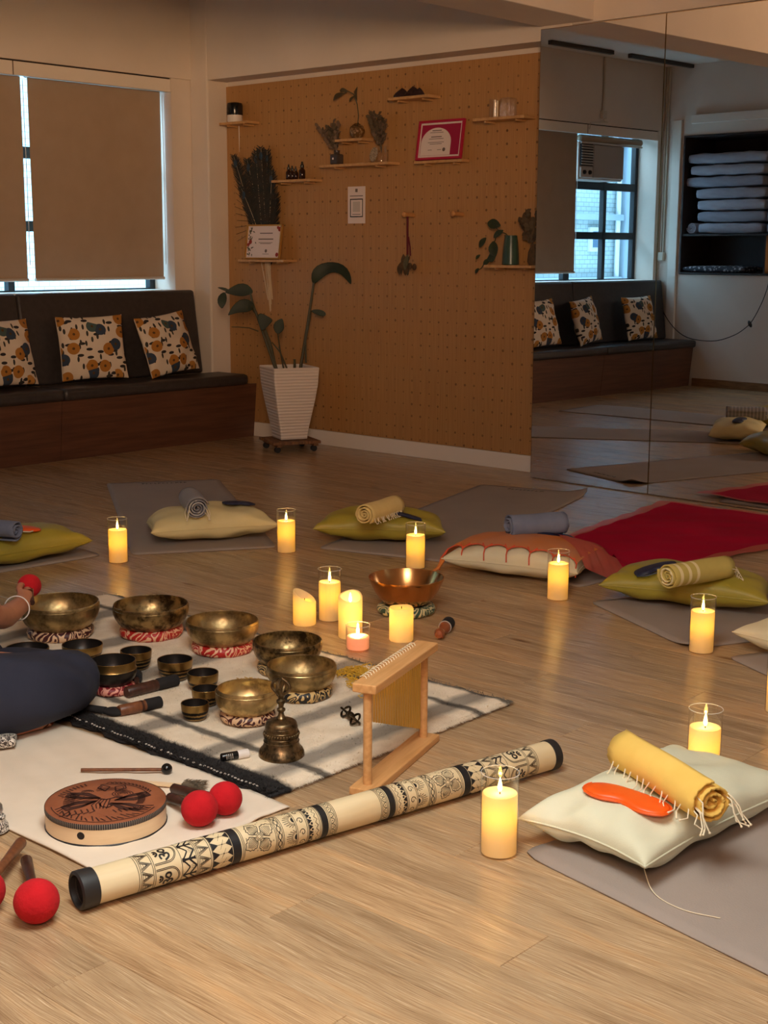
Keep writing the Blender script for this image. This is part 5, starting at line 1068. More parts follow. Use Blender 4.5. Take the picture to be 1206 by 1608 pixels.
class Deco:
    def __init__(s, f): s.bm = bmesh.new(); s.f = f
    def quad(s, pts):
        try: s.bm.faces.new([s.bm.verts.new((s.f(a), b, 0)) for a, b in pts])
        except ValueError: pass
    def done(s):
        bm = s.bm; C_ = 2*pi*RR; k = -.03
        while k < C_+.03:
            bmesh.ops.bisect_plane(bm, geom=bm.verts[:]+bm.edges[:]+bm.faces[:], plane_co=(0, k, 0), plane_no=(0, 1, 0)); k += .0045
        for v in bm.verts: v.co = wrap(v.co.x, v.co.y)
        return bm
    def ringb(s, s0, s1, n=72):
        C_ = 2*pi*RR
        s.quad([(s0, 0), (s1, 0), (s1, C_), (s0, C_)])
    def line(s, pts, w=.0007):
        for (a, b), (c_, d) in zip(pts[:-1], pts[1:]):
            dx, dy_ = c_-a, d-b; q = sqrt(dx*dx+dy_*dy_) or 1; nx, ny = -dy_/q*w, dx/q*w; s.quad([(a+nx, b+ny), (a-nx, b-ny), (c_-nx, d-ny), (c_+nx, d+ny)])
    def dot(s, a, b, r): s.quad([(a+r*cos(2*pi*k/10), b+r*sin(2*pi*k/10)) for k in range(10)])
    def all(s):
        C_ = 2*pi*RR
        for x in (.117, .1215, .148, .152, .211, .245, .2485, .2765, .2805, .3515, .355, .431, .4345, .447, .4505, .4815, .485, .5085, .512, .541, .545, .5655, .569, .5815, .585): s.ringb(x-.0006, x+.0006)
        n = 10; P_ = C_/n
        for x0, x1 in ((.122, .148), (.249, .2765)):                      # hatched triangle bands
            for k in range(n):
                b = k*P_
                for sh_ in (0, .004, .0075): s.line([(x0+.0015, b+sh_*.7), (x1-.0015-sh_, b+P_/2), (x0+.0015, b+P_-sh_*.7)], .0006)
                for j in range(3): s.line([(x0+.003+.005*j, b+P_/2-.006+.0018*j), (x0+.003+.005*j, b+P_/2+.006-.0018*j)], .0004)
        n = 4; P_ = C_/n                                                   # arched panels
        for k in range(n):
            b = (k+.5)*P_; hw = P_*.42
            for sc__ in (1, .88): s.line([(.154, b-hw*sc__), (.185, b-hw*sc__)] + [(.185+.020*sc__*sin(pi*q/12), b-hw*sc__*cos(pi*q/12)) for q in range(13)] + [(.154, b+hw*sc__)], .0007)
        n = 7; P_ = C_/n                                                   # black lotus petals
        for k in range(n):
            b = k*P_
            s.quad([(.213, b-.0045), (.229, b), (.213, b+.0045)]); s.line([(.213, b), (.243, b)], .0022)
            s.line([(.228, b), (.236, b+P_*.28), (.243, b+P_*.5), (.236, b+P_*.72), (.228, b+P_)], .0018); s.quad([(.243, b-.004), (.232, b), (.243, b+.004)])
            s.line([(.213, b), (.220, b+P_*.2), (.228, b+P_*.5), (.220, b+P_*.8), (.213, b+P_)], .0015)
            for q in (-.15, 0, .15): s.line([(.231, b+P_*(.5+q*.6)), (.240, b+P_*(.5+q))], .0003)
        n = 12; P_ = C_/n                                                  # saw teeth
        for k in range(n):
            b = k*P_; s.quad([(.2815, b), (.2815, b+P_), (.297, b+P_/2)]); s.quad([(.327, b), (.327, b+P_), (.3145, b+P_/2)])
            s.line([(.297, b+P_/2), (.3145, b+P_/2)], .0003); s.dot(.306, b+P_/2, .0015)
            s.line([(.300, b), (.306, b+P_/2), (.312, b+P_)], .0003)
        s.ringb(.328, .3475); s.ringb(.5465, .5625)
        for cb in (.004, .004+C_/2):                                        # four-petalled flowers
            cx, cb_ = .393, cb
            for r in (.0045, .0075): s.line([(cx+r*cos(q*pi/8), cb_+r*sin(q*pi/8)) for q in range(17)], .0006)
            for m in range(4):
                a = m*pi/2+.5; R1 = .041
                def pp(r, w): return (cx+r*cos(a)-w*sin(a), cb_+r*sin(a)+w*cos(a))
                ed = [(.008, .003), (.013, .0095), (.019, .0145), (.023, .012), (.027, .0145), (.030, .0095), (.034, .010), (.036, .005), (R1, 0)]
                s.line([pp(r, w) for r, w in ed], .0008); s.line([pp(r, -w) for r, w in ed], .0008)
                for w0 in (-.7, -.45, -.22, 0, .22, .45, .7): s.line([pp(.010, w0*.005), pp(.018, w0*.014), pp(.035-abs(w0)*.008, w0*.009)], .00045)
        rr_ = random.Random(2)
        for k in range(26):
            a, b = rr_.uniform(.36, .427), rr_.uniform(0, C_)
            if min(abs(b-.004), abs(b-.004-C_/2), abs(b-.004-C_)) < .022 and abs(a-.393) < .03: continue
            s.line([(a-.002, b), (a+.002, b)], .0003); s.line([(a, b-.002), (a, b+.002)], .0003)
        n = 14; P_ = C_/n
        for k in range(n):                                                  # braid
            b = k*P_; s.line([(.4408+.004*cos(q*pi/6), b+P_/2+P_*.42*sin(q*pi/6)) for q in range(13)], .0009); s.dot(.4408, b, .0016)
        n = 6; P_ = C_/n
        for k in range(n):                                                  # rising suns
            b = (k+.5)*P_
            s.quad([(.481-.005*sin(pi*q/8), b+.006*cos(pi*q/8)) for q in range(9)])
            for r in (.010, .0125): s.line([(.481-r*sin(pi*q/10), b+r*cos(pi*q/10)) for q in range(11)], .0005)
            for q in range(1, 10): s.line([(.481-.014*sin(pi*q/10), b+.014*cos(pi*q/10)), (.481-.025*sin(pi*q/10), b+.017*cos(pi*q/10))], .0006)
        n = 9; P_ = C_/n
        for k in range(n):                                                  # scroll
            b = k*P_; s.line([(.497+(.008-.0006*q)*cos(q*.62)*(1 if k % 2 else -1), b+P_/2+(.0085-.0006*q)*sin(q*.62)) for q in range(12)], .0008)
        n = 18; P_ = C_/n
        for k in range(n):
            b = k*P_; s.quad([(.5135, b), (.5135, b+P_), (.524, b+P_*.5)]); s.dot(.5215, b, .0026)
            s.line([(.531, b), (.537, b+P_/2), (.531, b+P_)], .0006); s.dot(.5285, b+P_/2, .0008)
            s.line([(.5705, b), (.577, b+P_*.2), (.579, b+P_*.5), (.577, b+P_*.8), (.5705, b+P_)], .0007); s.dot(.5735, b+P_/2, .0012)
for f in (lambda x: x, lambda x: 1.288-x if 1.288-x < RL-.03 else RL-.03):
    d_ = Deco(f); d_.all(); obj('painted_band', d_.done(), M_pblk, rs, smooth=False, kind='stuff')
def glyph(ch, size):
    c = bpy.data.curves.new('glyph', 'FONT'); c.body = ch; c.size = size; c.align_x = 'CENTER'; c.align_y = 'CENTER'; c.resolution_u = 3; c.offset = .0006
    o = bpy.data.objects.new('glyph', c); COL.objects.link(o); dg = bpy.context.evaluated_depsgraph_get(); me = o.evaluated_get(dg).to_mesh()
    bm = bmesh.new(); bm.from_mesh(me); o.evaluated_get(dg).to_mesh_clear(); bpy.data.objects.remove(o)
    for k in range(-8, 9):
        bmesh.ops.bisect_plane(bm, geom=bm.verts[:]+bm.edges[:]+bm.faces[:], plane_co=(k*.003, 0, 0), plane_no=(1, 0, 0))
    return bm
for s0 in (.176, 1.288-.176):
    for k in range(4):
        bm = glyph('\u0950', .040)
        if not bm.verts: break
        cx = sum(v.co.x for v in bm.verts)/len(bm.verts); cy = sum(v.co.y for v in bm.verts)/len(bm.verts); sg = 1 if s0 < .6 else -1
        for v in bm.verts:
            x, y = v.co.x-cx, v.co.y-cy; v.co = wrap(s0 - sg*y*1.0, sg*x*1.0 + (k+.5)*2*pi*RR/4, .0007)
        obj('painted_symbol', bm, M_pblk, rs, smooth=False, kind='stuff')

# ------------------------------------------------------------------ frame drum
M_skin = mat('carved_terracotta_skin', rgb(156, 92, 60), .5, var=(rgb(138, 78, 50), 14, (1,1,1)), bump=(120, .08)); M_carve = mat('dark_carved_line', rgb(66, 34, 24), .7); M_birch = mat('pale_birch_rim', rgb(236, 206, 166), .45, var=(rgb(226, 194, 152), 6, (1,1,9)))
RIGHT = atan2(rgt.y, rgt.x)
dr = thing('frame_drum', 'round frame drum with a carved terracotta top on the ivory cloth', 'drum', (1.735, 2.372, .0085), RIGHT)
DR, DH = .131, .050
obj('drum_shell', MB().lathe([(DR-.008, 0), (DR, 0), (DR, DH-.011), (DR-.008, DH-.011)], 72, cap0=False, cap1=False), M_birch, dr)
M_gimp = NT('ribbed_gimp'); gw = M_gimp.n('ShaderNodeTexGradient', gradient_type='RADIAL'); M_gimp.l(M_gimp.tc(), gw.inputs[0]); gs_ = M_gimp.math('SINE', M_gimp.math('MULTIPLY', gw.outputs['Fac'], 2*pi*170))
M_gimp.set(color=M_gimp.ramp(gs_, [(.4, rgb(46, 40, 38)), (.6, rgb(128, 116, 104))]), rough=.8); M_gimp = M_gimp.m
obj('gimp_trim', MB().lathe([(DR+.0004, DH-.013), (DR+.0012, DH-.011), (DR+.0012, DH-.003), (DR, DH-.001)], 72, cap0=False, cap1=False), M_gimp, dr)
obj('base_rim', MB().lathe([(DR-.009, -.001), (DR+.0015, -.001), (DR+.002, .002), (DR+.0004, .0035)], 72, cap0=False, cap1=False), M_pblk, dr)
dsk = obj('drum_head', MB().lathe([(0, DH-.0005), (DR*.6, DH-.0005), (DR-.003, DH-.0008), (DR+.0008, DH-.003)], 72, cap0=False, cap1=False), M_skin, dr)
hole_a = -radians(90)-.22; obj('finger_hole', MB().lathe([(.0085, -.002), (.0085, .0006), (.0, .0006)], 18, mtx=Matrix.Rotation(hole_a, 4, 'Z') @ Matrix.Translation((DR-.0004, 0, .023)) @ Matrix.Rotation(pi/2, 4, 'Y'), cap0=False), mat('dark_hole', rgb(34, 22, 18), .8), dr)
cv = MB()
def cl_line(pts, w=.0011, close=False):
    w *= 1.35
    pts = pts + ([pts[0]] if close else [])
    for (a, b), (c_, d) in zip(pts[:-1], pts[1:]):
        dx, dy_ = c_-a, d-b; q = sqrt(dx*dx+dy_*dy_) or 1; nx, ny = -dy_/q*w, dx/q*w; z = DH+.0002; cv.add([(a+nx, b+ny, z), (a-nx, b-ny, z), (c_-nx, d-ny, z), (c_+nx, d+ny, z)], [(0,1,2,3)])
def rot(p, a, o=(0, 0)): return (o[0]+p[0]*cos(a)-p[1]*sin(a), o[1]+p[0]*sin(a)+p[1]*cos(a))
for sgn, a0 in ((1, .35), (1, 2.75), (1, -.55), (1, 3.6)):               # nested wing wedges
    for k, f in enumerate((1, .8, .6, .42, .25)):
        P_ = [(.018+.012*(1-f), -.006*f), (.060, -.020*f), (.098-.02*(1-f), -.004*f), (.092-.02*(1-f), .020*f), (.055, .014*f)]; cl_line([rot(p, a0) for p in P_], .0011 if k else .0016, True)
for k in range(22):                                                       # feather strokes along the lower rim
    a = -2.75 + k*.115; r0, r1 = .088+.006*(k % 3), .113; cl_line([rot((r0, 0), a), rot((r1, .006), a+.05)], .0012)
for k in range(12): a = .55+k*.10; cl_line([rot((.098, -.006), a), rot((.107, 0), a+.02), rot((.098, .006), a+.04)], .0010)
for k in range(9): a = 2.2+k*.09; cl_line([rot((.100, 0), a), rot((.114, .004), a-.04)], .0014)
for c_, r_s in (((.030, .038), (.006, .011, .017, .023)), ((-.050, .048), (.005, .009, .013))):
    for r in r_s: cl_line([(c_[0]+r*cos(q*pi/9), c_[1]+.8*r*sin(q*pi/9)) for q in range(int(10+r*300))], .0009)
for k in range(6): cl_line([(-.02-.012*k, -.045-.004*k), (-.012-.012*k, -.06-.005*k), (-.022-.012*k, -.072-.004*k)], .0013)
for k in range(7): cl_line([(.025+.011*k, -.052+.003*k), (.036+.011*k, -.066+.004*k)], .0013)
for k in range(5): cl_line([(-.10+.008*k, .012-.007*k), (-.075+.012*k, .034-.006*k)], .0010)
cl_line([(-.012, -.012), (-.004, -.034), (.012, -.040), (.020, -.028), (.010, -.02)], .0018); cl_line([(-.030, .012), (.0, .004), (.018, .018), (.040, .014)], .0018)
for k in range(16): a = -.25+k*.052; cl_line([rot((.070, 0), a), rot((.086, .003), a+.03)], .0008)
for k in range(14): a = 2.75+k*.06; cl_line([rot((.068, 0), a), rot((.092, -.003), a+.03)], .0008)
for r, a0, a1 in ((.118, -2.8, -.3), (.060, 1.0, 2.1), (.066, 1.0, 2.1), (.072, 1.05, 2.05), (.094, .45, 1.9)): cl_line([rot((r, 0), a0+(a1-a0)*q/24) for q in range(25)], .0009)
for k in range(5): cl_line([(-.016+.006*k, .008), (-.026+.009*k, -.020-.004*abs(k-2)), (-.018+.007*k, -.046)], .0010)
for sx2 in (-1, 1): cl_line([(sx2*.012, .052), (sx2*.032, .070), (sx2*.026, .088), (sx2*.006, .078)], .0013, True); cl_line([(sx2*.016, .058), (sx2*.027, .070), (sx2*.023, .080)], .0010)
obj('carved_pattern', cv, M_carve, dsk, smooth=False, kind='stuff')

# ------------------------------------------------------------------ mallets and beaters
M_felt = mat('red_felt', rgb(198, 12, 26), .95, var=(rgb(180, 6, 20), 18, (1,1,1)), bump=(120, .5)); M_han = mat('dark_rosewood', rgb(76, 42, 30), .4, var=(rgb(54, 30, 22), 8, (9,9,1))); M_han2 = mat('brown_wood_handle', rgb(128, 78, 48), .4, var=(rgb(100, 58, 36), 8, (9,9,1))); M_suede = mat('black_suede', rgb(26, 23, 24), .9, bump=(160, .2))
MG2 = 'red felt gong mallets'
def gong_mallet(label, ball, end, R, hm, name='gong_mallet'):
    b, e = Vector(ball), Vector(end); o = thing(name, label, 'mallet', tuple(b), 0, MG2); d = (e-b); n = d.normalized()
    obj('felt_head', MB().ball((0, 0, 0), R, 32, 20, (1, 1, .97)), M_felt, o); p = [n*(R*.8), n*(R*1.25), n*(R*1.3), d*.6, d*.96, d]
    obj('handle', MB().tube(p, [.0065, .0065, .0085, .0100, .0125, .0075], 14), hm, o); obj('collar', MB().tube([n*(R*.92), n*(R*1.22)], .0085, 12), M_suede, o); return o
zc = .0085
gong_mallet('red felt mallet with its handle behind the drum, smaller of the pair', (1.938, 2.208, zc+.0385), (1.934, 2.388, zc+.014), .0385, M_han)
gong_mallet('red felt mallet beside the drum resting on the cloth, front of the pair', (1.859, 2.203, zc+.0405), (1.896, 2.352, zc+.013), .0405, M_han)
gong_mallet('red felt mallet with a blackish handle on the bare floor before the rain stick', (1.372, 2.103, .0435), (1.492, 2.318, .020), .0430, M_han)
gong_mallet('red felt mallet with a brown handle cut by the picture edge', (1.328, 2.215, .043), (1.520, 2.372, .034), .0425, M_han2)
st = thing('stick_mallet', 'thin wooden stick mallet with a black ball head above the drum', 'mallet', (1.94, 2.57, zc+.0115), atan2(2.483-2.643, 2.008-1.869))
obj('stick', MB().tube([(-.107, 0, -.003), (.09, 0, 0)], .0042, 10), M_han2, st); obj('ball_head', MB().ball((.100, 0, .0018), .0135, 20, 14), M_blk, st)
fb = thing('furry_beater', 'pale flat beater stick with a grey fur tip beside the red mallets', 'beater', (1.935, 2.462, zc+.006), atan2(2.387-2.541, 1.989-1.896))
obj('flat_stick', MB().box((-.095, -.0075, -.003), (.078, .0075, .003)), M_birch, fb, smooth=False, bevel=.001); M_fur = mat('grey_brown_fur', rgb(132, 116, 96), .95, var=(rgb(96, 84, 68), 30, (1,1,1)))
obj('fur_core', MB().ball((.098, 0, .003), .012, 14, 10, (2.2, 1.1, .8)), M_fur, fb); mb = MB(); rr_ = random.Random(4)
for k in range(420):
    x = .076+rr_.random()*.05; a = rr_.uniform(0, 6.28); p = Vector((x, .010*cos(a), .004+.008*sin(a))); q = p+Vector((rr_.uniform(.004, .018), .008*cos(a), .006*sin(a))); t_ = Vector((0, .0006, .0006)); mb.add([p-t_, p+t_, q], [(0,1,2)])
obj('fur_tuft', mb, M_fur, fb, kind='stuff', smooth=False)
def puja(label, a, b, r, frac, z):
    A, B = Vector((*a, 0)), Vector((*b, 0)); d = B-A; o = thing('striker', label, 'striker', (*((A+B)/2)[:2], z+r), atan2(d.y, d.x), 'cylindrical bowl strikers'); L_ = d.length; M_ = Matrix.Rotation(pi/2, 4, 'Y')
    obj('wood_grip', MB().lathe([(r*.80, -L_/2), (r*.93, -L_/2+.003), (r*.93, -L_/2+L_*frac-.006), (r*.86, -L_/2+L_*frac-.003), (r*.9, -L_/2+L_*frac)], 24, mtx=M_), M_han2 if frac > .6 else M_han, o)
    obj('grip_ring', MB().lathe([(r*.95, -L_/2+L_*frac-.014), (r*.97, -L_/2+L_*frac-.011), (r*.95, -L_/2+L_*frac-.008)], 24, mtx=M_, cap0=False, cap1=False), M_han, o)
    obj('suede_sleeve', MB().lathe([(r*.9, -L_/2+L_*frac), (r, -L_/2+L_*frac+.003), (r, L_/2-.003), (r*.93, L_/2)], 24, mtx=M_), M_suede, o)
puja('thick wooden striker with a black suede end nearest the four small bowls', (2.285, 3.012), (2.455, 2.998), .0175, .60, .014)
puja('thick wooden striker with a black suede end nearest the dark rug border', (2.175, 2.902), (2.300, 2.880), .0165, .62, .014)
ps_ = thing('pestle_mallet', 'turned wooden mallet with a ball end and black grip beside the copper bowl', 'mallet', (3.445, 2.812, .022), atan2(.075, .15))
obj('turned_wood', MB().lathe([(.0, -.098), (.012, -.094), (.0175, -.082), (.015, -.068), (.0085, -.058), (.009, -.045), (.015, -.025), (.019, -.008), (.019, 0)], 24, mtx=Matrix.Rotation(pi/2, 4, 'Y'), cap0=False), mat('red_brown_turned_wood', rgb(150, 80, 46), .3), ps_)
obj('suede_grip', MB().lathe([(.019, -.002), (.0215, .002), (.0215, .058), (.018, .066), (.0, .067)], 24, mtx=Matrix.Rotation(pi/2, 4, 'Y'), cap0=False), M_suede, ps_); obj('grip_ring', MB().torus((0, 0, 0), .0205, .0018, 24, 6, mtx=Matrix.Rotation(pi/2, 3, 'Y')), M_alu, ps_)
sp_ = thing('leather_paddle', 'black leather paddle striker half under the knee on the rug border', 'striker', (2.155, 2.948, .026), atan2(-.06, .10)-.5)
obj('paddle_head', MB().ball((.035, 0, 0), .026, 22, 14, (1.25, .85, .45)), M_suede, sp_); obj('paddle_handle', MB().tube([(.01, 0, 0), (-.05, .006, .004), (-.10, .012, -.002)], [.011, .009, .008], 10), M_suede, sp_)
bk = thing('small_striker', 'short black suede striker beside the gilt rimmed bowl', 'striker', (2.395, 3.105, .032), .9); obj('suede_head', MB().lathe([(.012, -.024), (.0165, -.019), (.0165, .019), (.012, .024)], 20, mtx=Matrix.Rotation(pi/2, 4, 'Y')), M_suede, bk); obj('wood_grip', MB().tube([(-.024, 0, 0), (-.07, 0, -.004)], .008, 10), M_han, bk)
rb = thing('roll_on_bottle', 'small roll-on bottle with a black label and white cap on the rug', 'bottle', (2.173, 2.436, .0245), atan2(-.027, .071))
obj('label_sleeve', MB().lathe([(.0095, -.036), (.0105, -.034), (.0105, .006)], 20, mtx=Matrix.Rotation(pi/2, 4, 'Y'), cap1=False), M_blk, rb); obj('white_cap', MB().lathe([(.0105, .006), (.0112, .008), (.0112, .034), (.009, .036)], 20, mtx=Matrix.Rotation(pi/2, 4, 'Y')), M_white, rb)
mb = MB()
for x in (-.026, -.021, -.016, -.011):
    for k in range(6): a0, a1 = 2.2+k*.22, 2.2+(k+.6)*.22; mb.add([(x+dx, .0107*cos(a), .0107*sin(a)) for dx, a in ((0, a0), (.0022, a0), (.0022, a1), (0, a1))], [(0,1,2,3)])
obj('label_print', mb, M_alu, rb, kind='stuff', smooth=False)
# gold tassel garlands
M_marg = mat('gold_tassel_thread', rgb(206, 160, 44), .7)
def garland(label, c, L_, ang, n, seed, w=.05, z=.0175):
    o = thing('gold_garland', label, 'garland', (c[0], c[1], z), ang, 'gold thread garlands on the rug'); r_ = random.Random(seed); mb = MB()
    for k in range(n):
        x, y = r_.uniform(-L_/2, L_/2), r_.gauss(0, w*.38); a = r_.uniform(0, 6.28); R_ = r_.uniform(.006, .014)
        mb.tube([(x+R_*cos(a+q*.9), y+R_*sin(a+q*.9), .003+.011*abs(sin(q*.8+a))) for q in range(6)], .0013, 4)
    obj('thread_curls', mb, M_marg, o, kind='stuff'); obj('core_cord', MB().tube([(-L_/2+L_*q/10, .006*sin(q*2.1), .006) for q in range(11)], .003, 6), M_marg, o)
garland('gold thread garland on the rug edge between the rear bowl and the chime', (2.845, 2.60), .26, 1.25, 260, 1, .09); garland('thin gold thread garland behind the wide bronze bowls', (2.80, 3.66), .15, .9, 60, 2, .03); garland('gold tassel knot between the bowls behind the handbell', (2.60, 2.83), .05, .2, 40, 3, .04)

# ------------------------------------------------------------------ the seated person
def skin_mesh(name, joints, edges, m, parent=None, sub=2, root=0, smooth_it=6):
    bm = bmesh.new(); lay = bm.verts.layers.skin.verify(); vs = []
    for p, r in joints:
        v = bm.verts.new(p); v[lay].radius = (r, r) if not isinstance(r, tuple) else r; vs.append(v)
    for a, b in edges: bm.edges.new((vs[a], vs[b]))
    vs[root][lay].use_root = True
    me = bpy.data.meshes.new(name); bm.to_mesh(me); bm.free(); me.materials.append(m)
    o = bpy.data.objects.new(name, me); COL.objects.link(o)
    k = o.modifiers.new('skin', 'SKIN'); k.use_smooth_shade = True; k.branch_smoothing = .6
    s_ = o.modifiers.new('sub', 'SUBSURF'); s_.levels = sub; s_.render_levels = sub
    if parent: o.parent = parent
    return o
t = NT('warm_skin'); t.set(color=t.ramp(t.noise(12, 3), [(.3, rgb(176, 112, 82)), (.7, rgb(192, 128, 96))]), rough=.5); t.b.inputs['Subsurface Weight'].default_value = .1; M_skn = t.m
t = NT('navy_trouser_cotton'); t.set(color=t.ramp(t.noise(6, 3), [(.3, rgb(32, 35, 52)), (.7, rgb(40, 43, 60))]), rough=.9)
fw_ = t.n('ShaderNodeTexWave', wave_type='BANDS', bands_direction='DIAGONAL'); fw_.inputs['Scale'].default_value = 3.2; fw_.inputs['Distortion'].default_value = 5; fw_.inputs['Detail'].default_value = 1.5; t.l(t.tc(), fw_.inputs[0])
t.bump(t.math('ADD', fw_.outputs['Fac'], t.math('MULTIPLY', t.noise(400, 2), .04)), .55, .02); M_trs = t.m; M_top = mat('charcoal_top_cotton', rgb(58, 54, 58), .9, bump=(500, .15)); M_hair = mat('dark_hair', rgb(34, 24, 20), .5, bump=(120, .4))
pe = thing('person', 'person in navy trousers sitting cross-legged, reaching over the bowls with a red mallet', 'person', (1.80, 3.42, .0))
def B(p): return (p[0]-1.80, p[1]-3.42, p[2])
J = []; E_ = []
def j(p, r, link=None):
    J.append((B(p), r)); 
    if link is not None: E_.append((link, len(J)-1))
    return len(J)-1
pelvis = j((1.80, 3.42, .14), .115); waist = j((1.82, 3.41, .28), .105, pelvis); chest = j((1.86, 3.40, .44), .125, waist); upper = j((1.90, 3.39, .545), .095, chest); neck = j((1.92, 3.385, .62), .050, upper)
jaw = j((1.955, 3.375, .685), .060, neck); head = j((1.975, 3.37, .755), .082, jaw); crown = j((1.965, 3.37, .825), .066, head)
# right arm reaching towards the bowl
sh_ = j((1.92, 3.25, .545), .055, upper); ua = j((1.97, 3.26, .40), .046, sh_); el = j((2.045, 3.30, .245), .040, ua); fa = j((2.165, 3.415, .198), .036, el); wr = j((2.285, 3.520, .190), .029, fa); pm = j((2.345, 3.565, .184), .039, wr)
# left arm resting on the left knee
sl = j((1.92, 3.53, .545), .055, upper); ul = j((1.955, 3.62, .40), .046, sl); elf = j((2.00, 3.70, .27), .038, ul); wl_2 = j((2.09, 3.74, .225), .025, elf); pl_ = j((2.15, 3.735, .215), .028, wl_2); tl_ = j((2.205, 3.725, .195), .016, pl_)
# legs
hr = j((1.80, 3.30, .135), .085, pelvis); kr = j((2.12, 3.04, .108), .058, hr); sr = j((2.14, 3.28, .075), .046, kr); ar = j((2.12, 3.44, .070), .034, sr); tr_2 = j((2.03, 3.52, .045), .026, ar)
hl_ = j((1.84, 3.51, .125), .085, pelvis); kl = j((2.16, 3.70, .10), .062, hl_); sl2 = j((2.13, 3.46, .08), .044, kl); al = j((1.95, 3.14, .045), .032, sl2); an_ = j((1.875, 2.99, .034), .024, al); fl2 = j((1.94, 2.985, .030), .021, an_); tl2 = j((1.985, 2.982, .026), .016, fl2)
for k, (dx, dz, r_) in enumerate(((.030, .016, .0075), (.034, .006, .007), (.032, -.004, .0068), (.028, -.011, .0062))): j((1.985+dx, 2.978, .026+dz), r_, tl2)
# right fingers curled round the mallet handle, thumb across
mal_b, mal_e = Vector((2.420, 3.668, .205)), Vector((2.335, 3.530, .196))
fx = (mal_e-mal_b).normalized()
for k, (off, ln) in enumerate(((.030, .9), (.012, 1.0), (-.006, .95), (-.023, .78))):
    c0_ = Vector((2.380, 3.592, .206)) - fx*(off-.006); up_ = Vector((0, 0, 1)); sd = fx.cross(up_).normalized()
    a_ = j(tuple(c0_ + sd*.014 + up_*.006), .0112, pm); b_ = j(tuple(c0_ + sd*.030*ln + up_*(-.008)), .0102, a_); d_2 = j(tuple(c0_ + sd*.024*ln - up_*.028), .0094, b_); j(tuple(c0_ + sd*.004 - up_*.034), .0084, d_2)
th1 = j((2.338, 3.602, .214), .0122, pm); th2 = j((2.362, 3.632, .222), .0108, th1); j((2.386, 3.652, .216), .0090, th2)
# left fingers laid over the knee
for k, dy in enumerate((-.022, -.007, .008, .022)):
    f1 = j((2.185, 3.732+dy, .205), .0095, pl_); f2 = j((2.215, 3.73+dy*1.2, .190), .0085, f1); j((2.232, 3.725+dy*1.25, .168), .0072, f2)
body = skin_mesh('body', J, E_, M_skn, pe, 2, pelvis)
# clothing
J2, E2 = [], []
def j2(p, r, link=None):
    J2.append((B(p), r))
    if link is not None: E2.append((link, len(J2)-1))
    return len(J2)-1
p0 = j2((1.80, 3.42, .16), .150); w0 = j2((1.815, 3.412, .26), .125, p0)
rh_ = j2((1.80, 3.27, .145), .135, p0); r1 = j2((1.735, 3.09, .136), .130, rh_); r2b = j2((1.880, 2.985, .124), .117, r1); r3 = j2((2.118, 3.008, .110), .092, r2b); r4 = j2((2.15, 3.075, .092), .076, r3); r5 = j2((2.14, 3.27, .084), .062, r4); r6 = j2((2.125, 3.40, .074), .050, r5)
l1 = j2((1.86, 3.525, .125), .112, p0); l2 = j2((2.01, 3.62, .115), .100, l1); l3 = j2((2.14, 3.695, .102), .080, l2); l4 = j2((2.16, 3.66, .085), .070, l3); l5 = j2((2.13, 3.47, .082), .058, l4); l6 = j2((2.06, 3.29, .072), .048, l5)
tq = skin_mesh('trousers', J2, E2, M_trs, pe, 2, 0)
J2, E2 = [], []
p0 = j2((1.81, 3.415, .19), .145); c1 = j2((1.835, 3.405, .36), .128, p0); c2 = j2((1.865, 3.40, .46), .142, c1); c3 = j2((1.905, 3.39, .560), .085, c2)
s1 = j2((1.92, 3.25, .548), .066, c3); s2 = j2((1.965, 3.258, .41), .058, s1); s3 = j2((2.01, 3.28, .31), .052, s2)
s1 = j2((1.92, 3.53, .548), .066, c3); s2 = j2((1.955, 3.62, .405), .058, s1); s3 = j2((1.985, 3.67, .31), .050, s2)
skin_mesh('top', J2, E2, M_top, pe, 2, 0)
HB = Vector(B((1.975, 3.37, .765))); FX = Vector((.9, -.15, -.25)).normalized()
obj('hair', MB().ball(HB+Vector((-.022, 0, .022)), .098, 24, 16, (1.02, .92, 1.0)), M_hair, pe); obj('hair_bun', MB().ball(HB+Vector((-.105, .01, .045)), .042, 16, 12), M_hair, pe)
side = Vector((0, 0, 1)).cross(FX).normalized(); upf = FX.cross(side)
M_eye = mat('eye_white', rgb(226, 218, 210), .3); M_iris = mat('brown_iris', rgb(52, 32, 22), .3); M_lip = mat('lip_rose', rgb(160, 84, 76), .5)
for sgn in (-1, 1):
    ey = obj('eye', MB().ball(HB+FX*.066+side*sgn*.029-upf*.010, .0125, 14, 10), M_eye, pe); obj('iris', MB().ball(HB+FX*.0755+side*sgn*.029-upf*.010, .0056, 10, 8), M_iris, ey)
    obj('brow', MB().tube([HB+FX*.082+side*sgn*.014+upf*.012, HB+FX*.084+side*sgn*.032+upf*.016, HB+FX*.074+side*sgn*.050+upf*.010], .0035, 6), M_hair, pe)
    obj('ear', MB().ball(HB+side*sgn*.082-upf*.014-FX*.004, .026, 14, 10, (.6, .4, 1.15)), M_skn, pe)
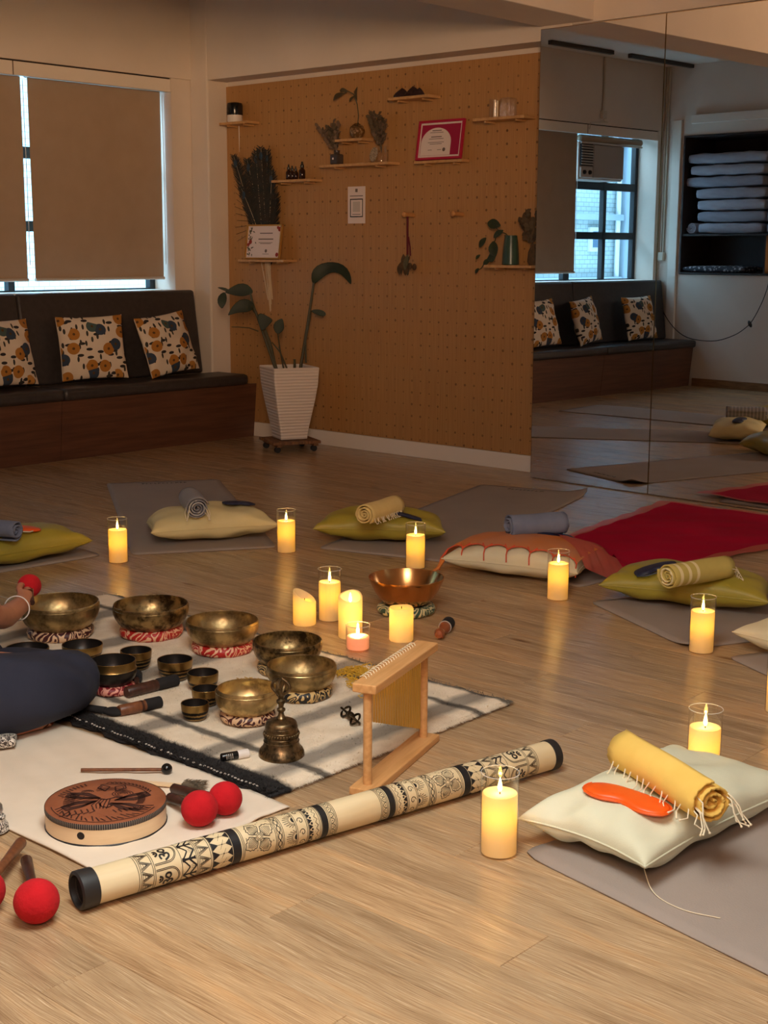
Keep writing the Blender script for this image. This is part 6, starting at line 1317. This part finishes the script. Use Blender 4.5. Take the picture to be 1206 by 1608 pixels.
obj('nose', MB().lathe([(.0145, -.022), (.0135, -.012), (.008, .010), (.005, .026)], 12, mtx=Matrix.Translation(HB+FX*.082-upf*.022)), M_skn, pe)
obj('mouth', MB().ball(HB+FX*.076-upf*.062, .019, 14, 8, (.5, 1.1, .32)), M_lip, pe)
m5 = thing('gong_mallet', 'red felt mallet held over the wide bronze bowl', 'mallet', tuple(mal_b), 0, MG2); d5 = mal_e-mal_b
obj('felt_head', MB().ball((0, 0, 0), .037, 28, 18), M_felt, m5); obj('handle', MB().tube([d5.normalized()*.028, d5*.6, d5*1.12], [.006, .0075, .0085], 12), M_han, m5)
wv_ = (Vector(B((2.165, 3.415, .198)))-Vector(B((2.285, 3.520, .190)))).normalized(); q_ = wv_.to_track_quat('Z', 'Y').to_matrix()
br_ = obj('bracelet', MB().torus((0, 0, 0), .0375, .0019, 40, 8, mtx=q_), mat('white_bracelet_cord', rgb(228, 218, 208), .7), loc=(2.262, 3.500, .1915)); tag(br_, 'thin white cord bracelet around the wrist of the reaching arm', 'bracelet')
# small white ornaments at the picture edge
M_orn = NT('ivory_carved'); nz_ = M_orn.noise(40, 2, dist=2.2); M_orn.set(color=M_orn.ramp(M_orn.math('SINE', M_orn.math('MULTIPLY', nz_, 30)), [(.2, rgb(60, 50, 44)), (.45, rgb(222, 212, 198))]), rough=.5); M_orn = M_orn.m
an = obj('patterned_cuff', pillow_mesh(.085, .055, .016, 12, .001, 3, .95, None, .2), M_orn, loc=(1.835, 2.945, .027), sharp=0, weld=True); an.rotation_euler = (0, 0, RIGHT+.2); tag(an, 'small ivory patterned pouch lying by the bare foot', 'pouch')
sv = thing('shell_ornament', 'ivory and silver carved ornament cropped at the cloth corner', 'ornament', (1.560, 2.505, .002), RIGHT); obj('carved_base', MB().lathe([(.020, 0), (.026, .004), (.025, .018), (.019, .026), (.020, .036), (.012, .044)], 22, loc=(-.015, 0, 0)), M_orn, sv)
obj('silver_top', MB().lathe([(.012, .043), (.016, .050), (.014, .062), (.006, .070), (.0, .072)], 20, loc=(-.015, 0, 0), cap0=False), mat('worn_silver', rgb(170, 170, 172), .3, .9), sv)
